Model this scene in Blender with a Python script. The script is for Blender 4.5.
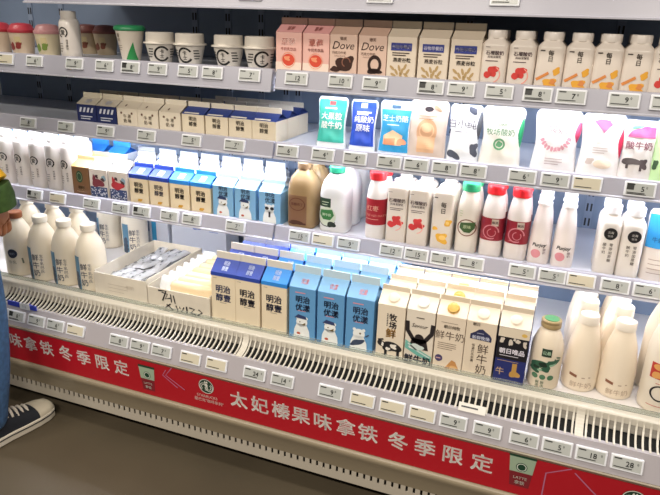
import bpy, bmesh, math, random
import numpy as np
from mathutils import Matrix, Vector
random.seed(7)
for o in list(bpy.data.objects): bpy.data.objects.remove(o)
scene = bpy.context.scene
COL = scene.collection
# ------------------------------------------------------------------ camera
FPX = 624.398
RC = np.array([[0.93232415, 0.36038761, 0.02987387],
               [0.15023758, -0.31086914, -0.93850362],
               [-0.32893821, 0.87947777, -0.34397457]])      # rows: right, down, forward
CAM = np.array([0.0, -1.7, 1.37])
cd = bpy.data.cameras.new('camera'); cam = bpy.data.objects.new('camera', cd); COL.objects.link(cam)
cd.sensor_width = 36.0; cd.lens = FPX * 36.0 / 660.0; cd.clip_start = 0.02
m4 = Matrix.Identity(4)
for i in range(3):
    m4[i][0] = RC[0][i]; m4[i][1] = -RC[1][i]; m4[i][2] = -RC[2][i]; m4[i][3] = CAM[i]
cam.matrix_world = m4
scene.camera = cam
# ------------------------------------------------------------------ world, lamps, exposure
def srgb(h):
    h = h.lstrip('#'); c = [int(h[i:i + 2], 16) / 255 for i in (0, 2, 4)]
    return tuple(x / 12.92 if x <= .04045 else ((x + .055) / 1.055) ** 2.4 for x in c) + (1,)
w = bpy.data.worlds.new('world'); scene.world = w; w.use_nodes = True
w.node_tree.nodes['Background'].inputs[0].default_value = srgb('#f3e2cf')
w.node_tree.nodes['Background'].inputs[1].default_value = 0.13
def ceiling_lamp(x, y, z, sx, sy, power, color):
    l = bpy.data.lights.new('ceiling_lamp', 'AREA'); l.shape = 'RECTANGLE'; l.size = sx; l.size_y = sy
    l.energy = power; l.color = color
    o = bpy.data.objects.new('ceiling_lamp', l); o.location = (x, y, z); COL.objects.link(o)
    return o
WARM = (1.0, 0.92, 0.81)
for lx in (-2.6, -0.9, 0.8):
    ceiling_lamp(lx, -0.75, 3.1, 1.2, 0.16, 15, WARM)
    ceiling_lamp(lx, -2.9, 2.9, 1.2, 0.16, 60, WARM)
LED_4R, LED_3L, LED_3R, LED_2L, LED_2R = 22.0, 38.0, 25.0, 11.0, 25.0
vs = scene.view_settings
vs.view_transform = 'Standard'; vs.look = 'None'; vs.exposure = 0.28; vs.gamma = 1.0; vs.use_curve_mapping = False
# ------------------------------------------------------------------ helpers
def xat(px, Y, Z):
    """world X of the point on the line (Y, Z) that the photograph shows in column px"""
    u = (px - 330) / FPX; py, pz = Y - CAM[1], Z - CAM[2]
    a = RC[0] - u * RC[2]
    return -(a[1] * py + a[2] * pz) / a[0]
MATS = {}
def mat(col, rough=.4, metal=0., trans=0., emit=0., noise=0., nscale=30., alpha=1., bump=0., spec=.5, sss=0.):
    key = (col, rough, metal, trans, emit, noise, nscale, alpha, bump, spec, sss)
    if key in MATS: return MATS[key]
    m = bpy.data.materials.new('material_' + col.strip('#')); m.use_nodes = True
    nt = m.node_tree; b = nt.nodes['Principled BSDF']
    c = srgb(col); b.inputs['Base Color'].default_value = c
    b.inputs['Roughness'].default_value = rough; b.inputs['Metallic'].default_value = metal
    b.inputs['Transmission Weight'].default_value = trans; b.inputs['Alpha'].default_value = alpha
    b.inputs['Specular IOR Level'].default_value = spec
    if sss: b.inputs['Subsurface Weight'].default_value = sss; b.inputs['Subsurface Radius'].default_value = (.02, .018, .015)
    if emit: b.inputs['Emission Color'].default_value = c; b.inputs['Emission Strength'].default_value = emit
    if noise or bump:
        tc = nt.nodes.new('ShaderNodeTexCoord'); n = nt.nodes.new('ShaderNodeTexNoise')
        n.inputs['Scale'].default_value = nscale; n.inputs['Detail'].default_value = 6
        nt.links.new(tc.outputs['Object'], n.inputs['Vector'])
        if noise:
            r = nt.nodes.new('ShaderNodeValToRGB')
            r.color_ramp.elements[0].color = tuple(x * (1 - noise) for x in c[:3]) + (1,)
            r.color_ramp.elements[1].color = tuple(min(1, x * (1 + noise)) for x in c[:3]) + (1,)
            r.color_ramp.elements[0].position = .3; r.color_ramp.elements[1].position = .7
            nt.links.new(n.outputs['Fac'], r.inputs['Fac']); nt.links.new(r.outputs['Color'], b.inputs['Base Color'])
        if bump:
            bp = nt.nodes.new('ShaderNodeBump'); bp.inputs['Strength'].default_value = bump; bp.inputs['Distance'].default_value = .004
            nt.links.new(n.outputs['Fac'], bp.inputs['Height']); nt.links.new(bp.outputs['Normal'], b.inputs['Normal'])
    MATS[key] = m
    return m
class G:
    """collects geometry; mesh() turns it into ONE mesh datablock"""
    def __init__(s): s.v = []; s.f = []
    def add(s, v, f):
        k = len(s.v); s.v += [tuple(p) for p in v]; s.f += [tuple(i + k for i in q) for q in f]; return s
    def box(s, x0, x1, y0, y1, z0, z1):
        v = [(x, y, z) for x in (x0, x1) for y in (y0, y1) for z in (z0, z1)]
        return s.add(v, [(0, 1, 3, 2), (4, 6, 7, 5), (0, 4, 5, 1), (2, 3, 7, 6), (0, 2, 6, 4), (1, 5, 7, 3)])
    def loft(s, rings, cap0=True, cap1=True):
        n = len(rings[0]); v = [p for r in rings for p in r]; f = []
        for i in range(len(rings) - 1):
            for j in range(n):
                a, b = i * n + j, i * n + (j + 1) % n
                f.append((a, b, b + n, a + n))
        if cap0: f.append(tuple(range(n))[::-1])
        if cap1: f.append(tuple(range((len(rings) - 1) * n, len(rings) * n)))
        return s.add(v, f)
    def extrude_x(s, prof, x0, x1):
        """closed (y,z) outline swept along X"""
        n = len(prof)
        v = [(x0, y, z) for y, z in prof] + [(x1, y, z) for y, z in prof]
        f = [(i, (i + 1) % n, n + (i + 1) % n, n + i) for i in range(n)] + [tuple(range(n))[::-1], tuple(range(n, 2 * n))]
        return s.add(v, f)
    def tube(s, pts, r, n=8):
        rings = []
        P = [Vector(p) for p in pts]
        for i, p in enumerate(P):
            d = (P[min(i + 1, len(P) - 1)] - P[max(i - 1, 0)]).normalized()
            a = d.cross(Vector((0, 0, 1)) if abs(d.z) < .9 else Vector((1, 0, 0))).normalized(); b = d.cross(a)
            rr = r[i] if isinstance(r, (list, tuple)) else r
            rings.append([tuple(p + rr * (math.cos(t) * a + math.sin(t) * b)) for t in [2 * math.pi * k / n for k in range(n)]])
        return s.loft(rings)
    def mesh(s, name, material, smooth=False, bevel=0., segs=2, recalc=True, angle=40):
        me = bpy.data.meshes.new(name); me.from_pydata(s.v, [], s.f)
        if recalc or bevel:
            bm = bmesh.new(); bm.from_mesh(me)
            if recalc: bmesh.ops.recalc_face_normals(bm, faces=bm.faces)
            if bevel: bmesh.ops.bevel(bm, geom=list(bm.edges), offset=bevel, segments=segs, profile=.5, affect='EDGES', clamp_overlap=True)
            bm.to_mesh(me); bm.free()
        me.materials.append(material)
        if smooth:
            for p in me.polygons: p.use_smooth = True
            me.set_sharp_from_angle(angle=math.radians(angle))
        return me
def obj(name, me, parent=None, loc=(0, 0, 0), rot=None, kind=None, label=None):
    o = bpy.data.objects.new(name, me); COL.objects.link(o)
    o.parent = parent; o.location = loc
    if rot: o.rotation_euler = rot
    if kind: o['kind'] = kind
    if label: o['label'] = label
    return o
def tag(o, label, cat, group=None):
    o['label'] = label; o['category'] = cat
    if group: o['group'] = group
    return o
def root(name, loc, label, cat, group=None, rz=0., rx=0.):
    o = bpy.data.objects.new(name, None); COL.objects.link(o); o.empty_display_size = .02
    o.location = loc; o.rotation_euler = (rx, 0, rz)
    return tag(o, label, cat, group)
# ---- flat print: 2-D outlines (x, z) in metres, laid on a surface
TXT = {}
def glyphs(s, bold=0.):
    k = (s, bold)
    if k not in TXT:
        cu = bpy.data.curves.new('lettering', 'FONT'); cu.body = s; cu.size = 1.; cu.resolution_u = 2
        cu.align_x = 'CENTER'; cu.space_line = 1.0
        o = bpy.data.objects.new('lettering', cu); me = o.to_mesh()
        co = np.array([v.co[:2] for v in me.vertices]) if len(me.vertices) else np.zeros((0, 2))
        fs = [tuple(p.vertices) for p in me.polygons]
        if len(co): co = co - (co.min(0) + co.max(0)) / 2
        if bold > .004 and len(co):                     # heavier strokes: slightly shifted copies of the outline
            n_ = len(co); b_ = bold * .8; sh_ = ((-b_, -b_), (b_, b_), (-b_, b_), (b_, -b_))
            fs = [tuple(i + q * n_ for i in f_) for q in range(4) for f_ in fs]
            co = np.concatenate([co + d_ for d_ in sh_])
        TXT[k] = (co, fs); o.to_mesh_clear(); bpy.data.objects.remove(o); bpy.data.curves.remove(cu)
    return TXT[k]
def tx(s, em, x, z, bold=.012, shear=0., rot=0., sx=1.):
    co, fs = glyphs(s, bold); c, sn = math.cos(rot), math.sin(rot)
    v = []
    for a, b in co:
        a, b = (a + shear * b) * em * sx, b * em
        v.append((x + a * c - b * sn, z + a * sn + b * c))
    return v, fs
def ell(x, z, rx, rz=None, rot=0., n=20, rings=3):
    rz = rz or rx; v = [(x, z)]; f = []; c, s = math.cos(rot), math.sin(rot)
    for k in range(1, rings + 1):
        for j in range(n):
            t = 2 * math.pi * j / n; a, b = rx * k / rings * math.cos(t), rz * k / rings * math.sin(t)
            v.append((x + a * c - b * s, z + a * s + b * c))
    for j in range(n): f.append((0, 1 + j, 1 + (j + 1) % n))
    for k in range(rings - 1):
        for j in range(n):
            a, b = 1 + k * n + j, 1 + k * n + (j + 1) % n; f.append((a, a + n, b + n, b))
    return v, f
def arc(x, z, r, wd, a0=0., a1=360., n=32, sz=1.):
    v = []; f = []
    for j in range(n + 1):
        t = math.radians(a0 + (a1 - a0) * j / n)
        for rr in (r - wd / 2, r + wd / 2): v.append((x + rr * math.cos(t), z + rr * math.sin(t) * sz))
        if j < n: f.append((2 * j, 2 * j + 1, 2 * j + 3, 2 * j + 2))
    return v, f
def rect(x0, x1, z0, z1, nx=6, nz=2, skew=0.):
    v = [(x0 + (x1 - x0) * i / nx + skew * k / nz, z0 + (z1 - z0) * k / nz) for k in range(nz + 1) for i in range(nx + 1)]
    f = [(k * (nx + 1) + i, k * (nx + 1) + i + 1, (k + 1) * (nx + 1) + i + 1, (k + 1) * (nx + 1) + i) for k in range(nz) for i in range(nx)]
    return v, f
def blob(x, z, rx, rz, seed, n=22, amp=.25, rot=0.):
    rd = random.Random(seed); ph = [(rd.uniform(0, 6.28), rd.uniform(.3, 1)) for _ in range(3)]
    v, f = ell(0, 0, 1, 1, n=n)
    out = []; c, s = math.cos(rot), math.sin(rot)
    for a, b in v:
        t = math.atan2(b, a); q = 1 + amp * sum(w_ * math.sin((k + 2) * t + p) for k, (p, w_) in enumerate(ph)) / 1.5
        a, b = a * q * rx, b * q * rz; out.append((x + a * c - b * s, z + a * s + b * c))
    return out, f
def stroke(pts, wd):
    v = []; f = []
    for i, p in enumerate(pts):
        q0, q1 = pts[max(i - 1, 0)], pts[min(i + 1, len(pts) - 1)]
        dx, dz = q1[0] - q0[0], q1[1] - q0[1]; l = math.hypot(dx, dz) or 1; nx, nz = -dz / l * wd / 2, dx / l * wd / 2
        v += [(p[0] + nx, p[1] + nz), (p[0] - nx, p[1] - nz)]
        if i: f.append((2 * i - 2, 2 * i - 1, 2 * i + 1, 2 * i))
    return v, f
def poly(pts):
    return list(pts), [tuple(range(len(pts)))]
def lines(x0, x1, z, n, dz, th=.0012):
    v = []; f = []
    for i in range(n):
        a, b = rect(x0, x1 - (.2 * (x1 - x0) if i == n - 1 else 0), z - i * dz - th / 2, z - i * dz + th / 2, 4, 1); k = len(v); v += a; f += [tuple(j + k for j in q) for q in b]
    return v, f
def fine(v, f, lim=.007):
    """triangulate a flat outline and split its long edges so that it can follow a curved surface"""
    bm = bmesh.new(); vs_ = [bm.verts.new((x, z, 0)) for x, z in v]
    for q in f:
        try: bm.faces.new([vs_[i] for i in q])
        except ValueError: pass
    bmesh.ops.triangulate(bm, faces=bm.faces[:])
    for _ in range(5):
        es = [e for e in bm.edges if e.calc_length() > lim]
        if not es: break
        bmesh.ops.subdivide_edges(bm, edges=es, cuts=1); bmesh.ops.triangulate(bm, faces=bm.faces[:])
    bm.verts.index_update(); out = [(p.co.x, p.co.y) for p in bm.verts], [tuple(p.index for p in q.verts) for q in bm.faces]
    bm.free(); return out
def printed(surf, name, colour, shapes, layer=1, rough=.45, base=.0003, curved=False):
    """a print mesh on surf(x, z) -> (point, outward normal)"""
    g = G()
    for v, f in shapes:
        if curved: v, f = fine(v, f)
        P = []
        for a, b in v:
            p, nn = surf(a, b); P.append(tuple(p[i] + nn[i] * (base + .0004 * layer) for i in range(3)))
        g.add(P, f)
    return (name, g.mesh(name, mat(colour, rough), recalc=False), True, None)
def part(name, me, sub=None): return (name, me, False, sub)      # sub: name of the part it hangs under
def spawn(tpl, loc, label, rz=0., lite=False, rx=0., name=None, group=None):
    r = root(name or tpl['name'], loc, label, tpl['cat'], group or tpl.get('group'), rz, rx)
    made = {}
    for nm, me, is_print, sub in tpl['parts']:
        if lite and is_print: continue
        o = bpy.data.objects.new(nm, me); COL.objects.link(o); o.parent = made[sub] if sub else r
        if is_print: o['kind'] = 'stuff'
        if nm not in made: made[nm] = o
    return r
ORD = ['first', 'second', 'third', 'fourth', 'fifth', 'sixth', 'seventh', 'eighth']
def colname(i, n):
    if n == 1: return ''
    if n == 2: return ('left', 'right')[i] + ' column'
    if n == 3: return ('left', 'middle', 'right')[i] + ' column'
    return ORD[i] + ' column from left'
def rowname(k, n):
    if n == 1: return ''
    return 'front one' if k == 0 else ORD[k] + ' from front'
def stock(tpl, desc, pxs, Yf, Z, rows=1, gap=.003, jit=.8, group=None, dx=0., rxs=0., skip=()):
    """columns of one kind on a shelf: pxs = column positions in the photograph"""
    for i, px in enumerate(pxs):
        X = xat(px, Yf, Z)
        for k in range(rows):
            if (i, k) in skip: continue
            bits = [desc, colname(i, len(pxs)), rowname(k, rows)]
            spawn(tpl, (X + (0 if k == 0 else random.uniform(-.0008, .0008)) + dx * k, Yf + tpl['d'] / 2 + k * (tpl['d'] + gap), Z), ', '.join(b for b in bits if b),
                  math.radians(random.uniform(-jit, jit)), lite=k > 1, rx=rxs, group=group)
# ------------------------------------------------------------------ levels (metres)
Y_UP = 0.026            # front faces of the goods on the upper shelves
Y_BOT = -0.168          # and on the bottom deck
Z4, Z3, Z2, Z1 = 1.218, 1.004, 0.741, 0.466
XL, XR, SEAM = -2.45, 0.75, -0.828
YBACK = 0.46
# ------------------------------------------------------------------ floor
g = G(); g.add([(-6, -6, 0), (5, -6, 0), (5, 3, 0), (-6, 3, 0)], [(0, 1, 2, 3)])
fm = mat('#4f4637', .55, noise=.22, nscale=1.6, bump=.05)
obj('floor', g.mesh('floor', fm, recalc=False), kind='structure')['label'] = 'brown grey polished shop floor'
# ------------------------------------------------------------------ refrigerated case
WHITE = mat('#d9d6d6', .4, noise=.03, nscale=6)
RAILW = mat('#a3a2ae', .3, noise=.03, nscale=9)
case = root('refrigerated_display_case', ((XL + XR) / 2, 0, 0), 'long white open dairy refrigerator with shelves, curved air grille and red banner', 'refrigerator')
CX = (XL + XR) / 2
def cpart(name, me, parent=case, kind=None, label=None):
    o = obj(name, me, parent, kind=kind, label=label)
    if parent is case: o.location = (-CX, 0, 0)
    return o
g = G().box(XL, XR, YBACK, YBACK + .05, .1, 2.0)
back = cpart('back_panel', g.mesh('back_panel', mat('#77879f', .5, noise=.04, nscale=4)))
g = G().box(XL, XR, -.02, YBACK + .05, 1.95, 2.15)
cpart('shade_canopy', g.mesh('shade_canopy', WHITE, bevel=.01))  # unseen top, added to keep ceiling light off the back of the case
for sx in (XL, XR - .04):
    g = G().box(sx, sx + .04, -.17, YBACK + .05, .1, 2.15); cpart('end_panel', g.mesh('end_panel', WHITE, bevel=.004))
g = G().box(XL, XR, -.155, YBACK, .10, Z1); cpart('deck_body', g.mesh('deck_body', WHITE))
# slotted uprights on the back panel
slotm = mat('#1d2129', .6)
ux = [xat(p, YBACK - .004, 1.32) for p in (31, 62, 195, 228, 261)] + [xat(p, YBACK - .004, 1.15) for p in (286, 298)] + [-.35, .1, .5]
for X in ux:
    s = obj('upright', G().box(-.012, .012, -.004, 0, .5, 1.95).mesh('upright', mat('#8593ab', .4)), case, (X - CX, YBACK, 0))
    g = G()
    for k in range(28):
        z = .55 + k * .05
        for dx in (-.006, .006): g.box(dx - .0028, dx + .0028, -.0052, -.0035, z, z + .026)
    obj('slot_row', g.mesh('slot_row', slotm), s, kind='stuff')
# shelves
def shelf(x0, x1, ztag, zplate, led, low=.028, label=None):
    g = G().box(x0, x1, .022, YBACK - .005, zplate - .018, zplate)
    s = cpart('shelf', g.mesh('shelf', mat('#c8ccd6', .4, noise=.03, nscale=5)), label=label)
    t = math.tan(math.radians(14)); pr = [(-.0 - t * low, ztag - low), (t * .021 - .0, ztag + .021), (.021, ztag + .021), (.021, ztag - low)]
    rail = obj('price_rail', G().extrude_x(pr, x0, x1).mesh('price_rail', RAILW, bevel=.0012, segs=1), s)
    lip = G().extrude_x([(-.0115, ztag - low), (-.0115, ztag - low + .004), (-.006, ztag - low + .006), (.004, ztag - low + .0015)], x0, x1)
    obj('rail_edge', lip.mesh('rail_edge', mat('#b9b9c4', .25)), s)
    if led:
        prof = [(.030 + .011 + .011 * math.cos(a), zplate - .024 + .009 * math.sin(a)) for a in [2 * math.pi * k / 10 for k in range(10)]]
        obj('led_tube', G().extrude_x(prof, x0 + .02, x1 - .02).mesh('led_tube', mat('#f4f7ff', .5, emit=led), smooth=True), s, label='glowing white light tube')
        obj('tube_holder', G().box(x0 + .01, x1 - .01, .026, .056, zplate - .019, zplate - .0155).mesh('tube_holder', WHITE), s)
TAGZ = {5: 1.417, 4: 1.206, 3: 0.993, 2: 0.728}
shelf(xat(25, 0, 1.40), XR - .05, TAGZ[5], TAGZ[5] + .012, False)
shelf(XL + .05, SEAM - .006, TAGZ[4], Z4, False, low=.044)
shelf(SEAM + .006, XR - .05, TAGZ[4], Z4, LED_4R, low=.034)
for lv, zp, ll, lr in ((3, Z3, LED_3L, LED_3R), (2, Z2, LED_2L, LED_2R)):
    shelf(XL + .05, SEAM - .003, TAGZ[lv], zp, ll)
    shelf(SEAM + .003, XR - .05, TAGZ[lv], zp, lr)
# deck lip, acrylic strip, curved air grille with separate ribs
g = G().extrude_x([(-.15, .466), (-.15, .40), (-.203, .40), (-.206, .464), (-.203, .4685), (-.187, .472)], XL, XR)
grille = cpart('air_grille', g.mesh('air_grille', mat('#cdc7ba', .35), bevel=.001, segs=1))
A = [(-.262 + .055 * math.cos(t), .4625 - .0455 * math.sin(t)) for t in [math.pi / 2 * k / 9 for k in range(10)]]
def sweep(off0, off1, i0, i1):
    out, inn = [], []
    for i in range(i0, i1 + 1):
        t = math.pi / 2 * i / 9; nx, nz = math.cos(t), -math.sin(t)     # away from the curve's centre
        out.append((A[i][0] + nx * off0, A[i][1] + nz * off0)); inn.append((A[i][0] + nx * off1, A[i][1] + nz * off1))
    return out + inn[::-1]
obj('grille_backing', G().extrude_x(sweep(.0050, .0075, 0, 4), XL, XR).mesh('grille_backing', mat('#7d786f', .7)), grille)
obj('duct_shade', G().extrude_x(sweep(.012, .016, 4, 9), XL, XR).mesh('duct_shade', mat('#0b0c0d', .8)), grille)  # black sheet: shade inside the lower slots put into its colour
ribm = G().extrude_x(sweep(0, .004, 0, 9), -.0023, .0023).mesh('rib', mat('#cdc7ba', .35))
wide = G().extrude_x(sweep(0, .007, 0, 9), -.010, .010).mesh('rib_wide', mat('#cdc7ba', .35))
X = XL + .01; k = 0
seams = [SEAM + .003 + .955 * j for j in (-1, 0, 1)]
while X < XR - .01:
    near = min(abs(X - s_) for s_ in seams)
    obj('rib', wide if near < .0081 else ribm, grille, (X, 0, 0)); X += .0162
g = G().extrude_x([(-.186, .4725), (-.189, .4725), (-.189, .486), (-.186, .486)], XL, XR)
cpart('acrylic_strip', g.mesh('acrylic_strip', mat('#dfe8e6', .05, trans=.9)))
# lower price strip, nose, banner, bumper, kick plate
g = G().extrude_x([(-.255, .4165), (-.268, .4165), (-.291, .352), (-.255, .346)], XL, XR)
strip = cpart('lower_price_strip', g.mesh('lower_price_strip', mat('#a8a3a8', .3)))
g = G().extrude_x([(-.255, .3455), (-.293, .3515), (-.296, .349), (-.288, .338), (-.255, .338)], XL, XR)
cpart('nose_profile', g.mesh('nose_profile', mat('#9b917f', .35)))
g = G().extrude_x([(-.20, .338), (-.282, .338), (-.272, .204), (-.20, .204)], XL, XR); cpart('front_board', g.mesh('front_board', WHITE))
bp = [(-.20, .203), (-.276, .203), (-.2815, .199), (-.283, .190), (-.277, .178), (-.264, .155), (-.254, .114), (-.20, .114)]
cpart('bumper', G().extrude_x(bp, XL, XR).mesh('bumper', mat('#8f836e', .35, noise=.03, nscale=5), smooth=True, angle=60))
g = G().box(XL, XR, -.252, -.248, .066, .093)
X = XL
while X < XR - .02: g.box(X, X + .0145, -.252, -.248, .093, .1145); X += .0215
cpart('kick_plate', g.mesh('kick_plate', mat('#b4ac9e', .4)))
g = G().box(XL, XR, -.215, -.21, .075, .2); cpart('kick_recess', g.mesh('kick_recess', mat('#2a2620', .7)))
g = G().box(XL, XR, -.06, .40, 0, .15); cpart('plinth', g.mesh('plinth', mat('#33302b', .8)))
# the banner
def bsurf(x, z):
    t = (z - .204) / .134; return (x, -.2725 - .010 * t, z), (0, -1, 0)
BY = lambda z: -.2725 - .010 * (z - .204) / .134
bn = root('promotional_banner', (CX, -.277, .205), 'long red banner strip with white Chinese lettering along the front', 'banner')
g = G().add([bsurf(x, z)[0] for z in (.205, .337) for x in (XL + .05, XR - .05)], [(0, 1, 3, 2)])
g.v = [(v[0], v[1] - .0012 * 1, v[2]) for v in g.v]
def bpart(t):
    o = obj(t[0], t[1], bn, (-CX, .277, -.205)); return o
bpart(('banner_sheet', g.mesh('banner_sheet', mat('#b00d20', .4), recalc=False)))
def bx(px, z): return xat(px, BY(z), z)
BL = 4
def chars(s, pxs, z, em):
    for ch, p in zip(s, pxs):
        bpart(printed(bsurf, 'printed_character', '#fffdf8', [tx(ch, em, bx(p, z), z, .02)], BL))
chars('太妃榛果味拿铁冬季限定', (239, 260, 281, 301, 323, 346, 368, 398, 425, 453, 482), .279, .060)
chars('果味拿铁冬季限定', (2, 16, 31, 47, 66, 84, 102.5, 121.5), .285, .058)
def emblem(px, z, r):
    X = bx(px, z)
    bpart(printed(bsurf, 'emblem_disc', '#1c3b2c', [ell(X, z, r, n=28)], BL))
    bpart(printed(bsurf, 'emblem_ring', '#e7e4da', [arc(X, z, r * .93, r * .07), ell(X, z + r * .18, r * .2, r * .24), poly([(X - r * .25, z + r * .48), (X - r * .14, z + r * .75), (X, z + r * .55), (X + r * .14, z + r * .75), (X + r * .25, z + r * .48)])]
        + [arc(X + sgn * r * .32, z - r * .1, r * (.3 + .1 * q), r * .07, 60 if sgn > 0 else -60, -120 if sgn > 0 else 240, 12) for sgn in (-1, 1) for q in (0, 2)]
        + [rect(X - r * .2, X + r * .2, z - r * (.2 + .17 * q), z - r * (.12 + .17 * q), 2, 1) for q in range(3)], BL + 1))
    bpart(printed(bsurf, 'printed_brand_name', '#f3ece4', [tx('STARBUCKS', .0135, X, z - r - .011, .01), tx('星巴克"咖啡系列"', .0135, X + .005, z - r - .027, .01)], BL))
emblem(206.5, .297, .027); emblem(634, .287, .029)
def cup_print(px, z, s):
    X = bx(px, z)
    bpart(printed(bsurf, 'cup_picture', '#7c1d28', [poly([(X - .03 * s, z + .045 * s), (X + .03 * s, z + .045 * s), (X + .022 * s, z - .045 * s), (X - .022 * s, z - .045 * s)])], BL))
    bpart(printed(bsurf, 'cup_picture_top', '#9db199', [poly([(X - .03 * s, z + .045 * s), (X + .03 * s, z + .045 * s), (X + .026 * s, z - .002 * s), (X - .026 * s, z - .002 * s)])], BL + 1))
    bpart(printed(bsurf, 'cup_picture_badge', '#17402c', [ell(X, z + .014 * s, .013 * s), rect(X - .031 * s, X + .031 * s, z + .042 * s, z + .05 * s, 1, 1)], BL + 2))
    bpart(printed(bsurf, 'cup_picture_mark', '#dfe6da', [arc(X, z + .014 * s, .010 * s, .002), tx('LATTE', .011 * s, X, z - .018 * s), tx('拿铁', .012 * s, X, z - .032 * s)], BL + 3))
cup_print(148, .268, 1.0); cup_print(521, .283, 1.1)
for pts in ([(172, .335), (166, .300), (185, .262)], [(166, .320), (163, .298), (178, .262)], [(572, .333), (546, .300), (541, .215)], [(575, .323), (592, .280), (600, .262)]):
    bpart(printed(bsurf, 'banner_line', '#b06a8c', [stroke([(bx(p, z), z) for p, z in pts], .0035)], BL))
# ------------------------------------------------------------------ electronic price tags
TW, TH = .073, .037
tagm = {}
def tag_meshes():
    g = G(); o, i = (TW / 2, TH / 2), (TW / 2 - .005, TH / 2 - .0045)
    tagm['frame'] = G().box(-o[0], o[0], 0, .008, -o[1], o[1]).mesh('tag_frame', mat('#dcdee4', .3), bevel=.0022, segs=2)
    tagm['screen'] = G().box(-i[0], i[0], -.0006, .002, -i[1], i[1]).mesh('tag_screen', mat('#aeb1ae', .25))
    tagm['gloss'] = G().box(-i[0], i[0], -.0006, .002, -i[1], i[1]).mesh('tag_screen_glare', mat('#c9c2ae', .06))  # smooth screen, glare put into its paler cream colour
tag_meshes()
flat = lambda yy: (lambda x, z: ((x, yy, z), (0, -1, 0)))
def price_tag(px, Y, Z, tilt, text, label, group, dark=0, gloss=False):
    X = xat(px, Y, Z)
    r = root('price_tag', (X, Y, Z), label, 'price tag', group, rx=tilt)
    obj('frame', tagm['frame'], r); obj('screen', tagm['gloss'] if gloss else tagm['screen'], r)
    key = (text, dark)
    if key not in tagm:
        sh = [tx(text, .018, .006, .001, .015)] if text else []
        sh += [lines(-.029, -.008, .011, 1, .004, .003), lines(-.029, .022, -.0095, 1, .003, .0022)]
        if text: sh += [tx('0', .008, .006 + .0085 * len(text) + .001, .005, .01)]
        if dark: sh += [rect(-.0305, -.014, -.0025, .0135, 2, 1), lines(-.029, .026, -.0125, 1, .003, .002)]
        tagm[key] = printed(flat(-.0006), 'price_digits', '#20211f', sh, 1)[1]
    obj('price_digits', tagm[key], r)
TILT = math.radians(-14)
def tags(level, items, group):
    Z = TAGZ[level]
    for px, text, dark, gl, lab in items:
        price_tag(px, -.0068 + .0, Z, TILT, text, 'electronic price tag ' + lab, group, dark, gl)
tags(4, [(5, '', 0, 1, 'at far left of top shelf, under the fruit cups'), (34, '6', 0, 0, 'under the pink lidded cup, top shelf'), (74, '9', 0, 0, 'under the white bottle on top shelf'),
    (104, '6', 0, 0, 'under the dim cups, top shelf'), (130, '8', 1, 0, 'under the green lidded cup'), (157, '9', 0, 0, 'under the first white lidded cup from left'),
    (187.5, '5', 0, 0, 'under the second white lidded cup from left'), (212, '8', 0, 0, 'under the third white lidded cup from left'), (249, '7', 0, 0, 'under the rightmost white lidded cup'),
    (296, '12', 0, 0, 'reading 12 under the pink strawberry cartons'), (340, '10', 0, 0, 'under the left chocolate milk carton'), (374.5, '9', 0, 0, 'under the right chocolate milk carton'),
    (430.5, '8', 1, 0, 'under the middle oat carton'), (461, '9', 0, 0, 'under the right oat carton'), (499, '5', 0, 0, 'under the red fruit bottles, top shelf'),
    (537.5, '8', 1, 0, 'under the first yellow fruit bottle, top shelf'), (571, '7', 0, 0, 'under the second yellow fruit bottle, top shelf'), (624, '9', 0, 0, 'under the fourth yellow fruit bottle, top shelf'), (667, '9', 0, 0, 'at right picture edge, top shelf')],
    'price tags on the top shelf rail')
tags(3, [(27.5, '8', 0, 0, 'on empty shelf above slim white bottles'), (65.5, '9', 0, 0, 'left of the navy small cartons'), (105, '9', 0, 0, 'under the navy small cartons'), (146, '7', 0, 0, 'under the plain cream small cartons'),
    (191, '5', 0, 0, 'under the left navy-roofed cream cartons'), (234, '7', 0, 0, 'under the right navy-roofed cream cartons'), (287, '6', 0, 0, 'left of the teal pouch'), (322.5, '4', 0, 0, 'under the teal pouch'),
    (354.5, '4', 0, 0, 'under the dark blue pouch'), (389, '6', 0, 0, 'under the light blue cake pouch'), (416, '6', 0, 0, 'under the beige pouch'), (444.5, '8', 0, 0, 'under the beige and spotted pouches'), (473, '8', 0, 0, 'under the grey spotted white pouch'),
    (522, '6', 0, 0, 'under the green handled pouch'), (555, '9', 0, 0, 'under the pink wreath pouch'), (587, '', 0, 1, 'under the pink fan pouch, catching glare'), (640, '5', 1, 0, 'reading 5 under the pink topped pouch')],
    'price tags on the pouch shelf rail')
tags(2, [(34, '9', 1, 0, 'under the slim white bottles'), (57, '', 0, 1, 'catching glare beside the slim white bottles'), (91, '7', 0, 0, 'under the brown coffee carton'), (120, '9', 0, 0, 'under the left colourful picture carton'), (141, '1', 1, 0, 'with dark screen left of small cream cartons'),
    (169, '8', 0, 0, 'under the dark blue topped small cartons'), (191, '8', 0, 0, 'under the bright blue topped small cartons'), (235, '7', 0, 0, 'under the small light blue cartons'), (299, '15', 0, 0, 'reading 15 under the gold bottle'), (322.5, '', 0, 1, 'catching glare under the white jug'),
    (348, '9', 0, 0, 'left of the red wrapped bottle'), (391, '12', 0, 0, 'reading 12 under the left red fruit carton'), (416, '15', 0, 0, 'reading 15 under the right red fruit carton'), (442.5, '8', 0, 0, 'under the yellow fruit carton'), (471, '8', 0, 0, 'under the green capped bottle'),
    (522, '5', 0, 0, 'under the right red capped bottle'), (552, '5', 0, 0, 'under the pink dotted tapered bottles'), (581, '', 0, 1, 'catching glare right of the tapered bottles'), (615, '8', 0, 0, 'under the black dotted white bottles'), (648, '6', 0, 0, 'under the blue topped pack')],
    'price tags on the lower shelf rail')
btilt = -math.atan2(.023, .0645)
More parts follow.
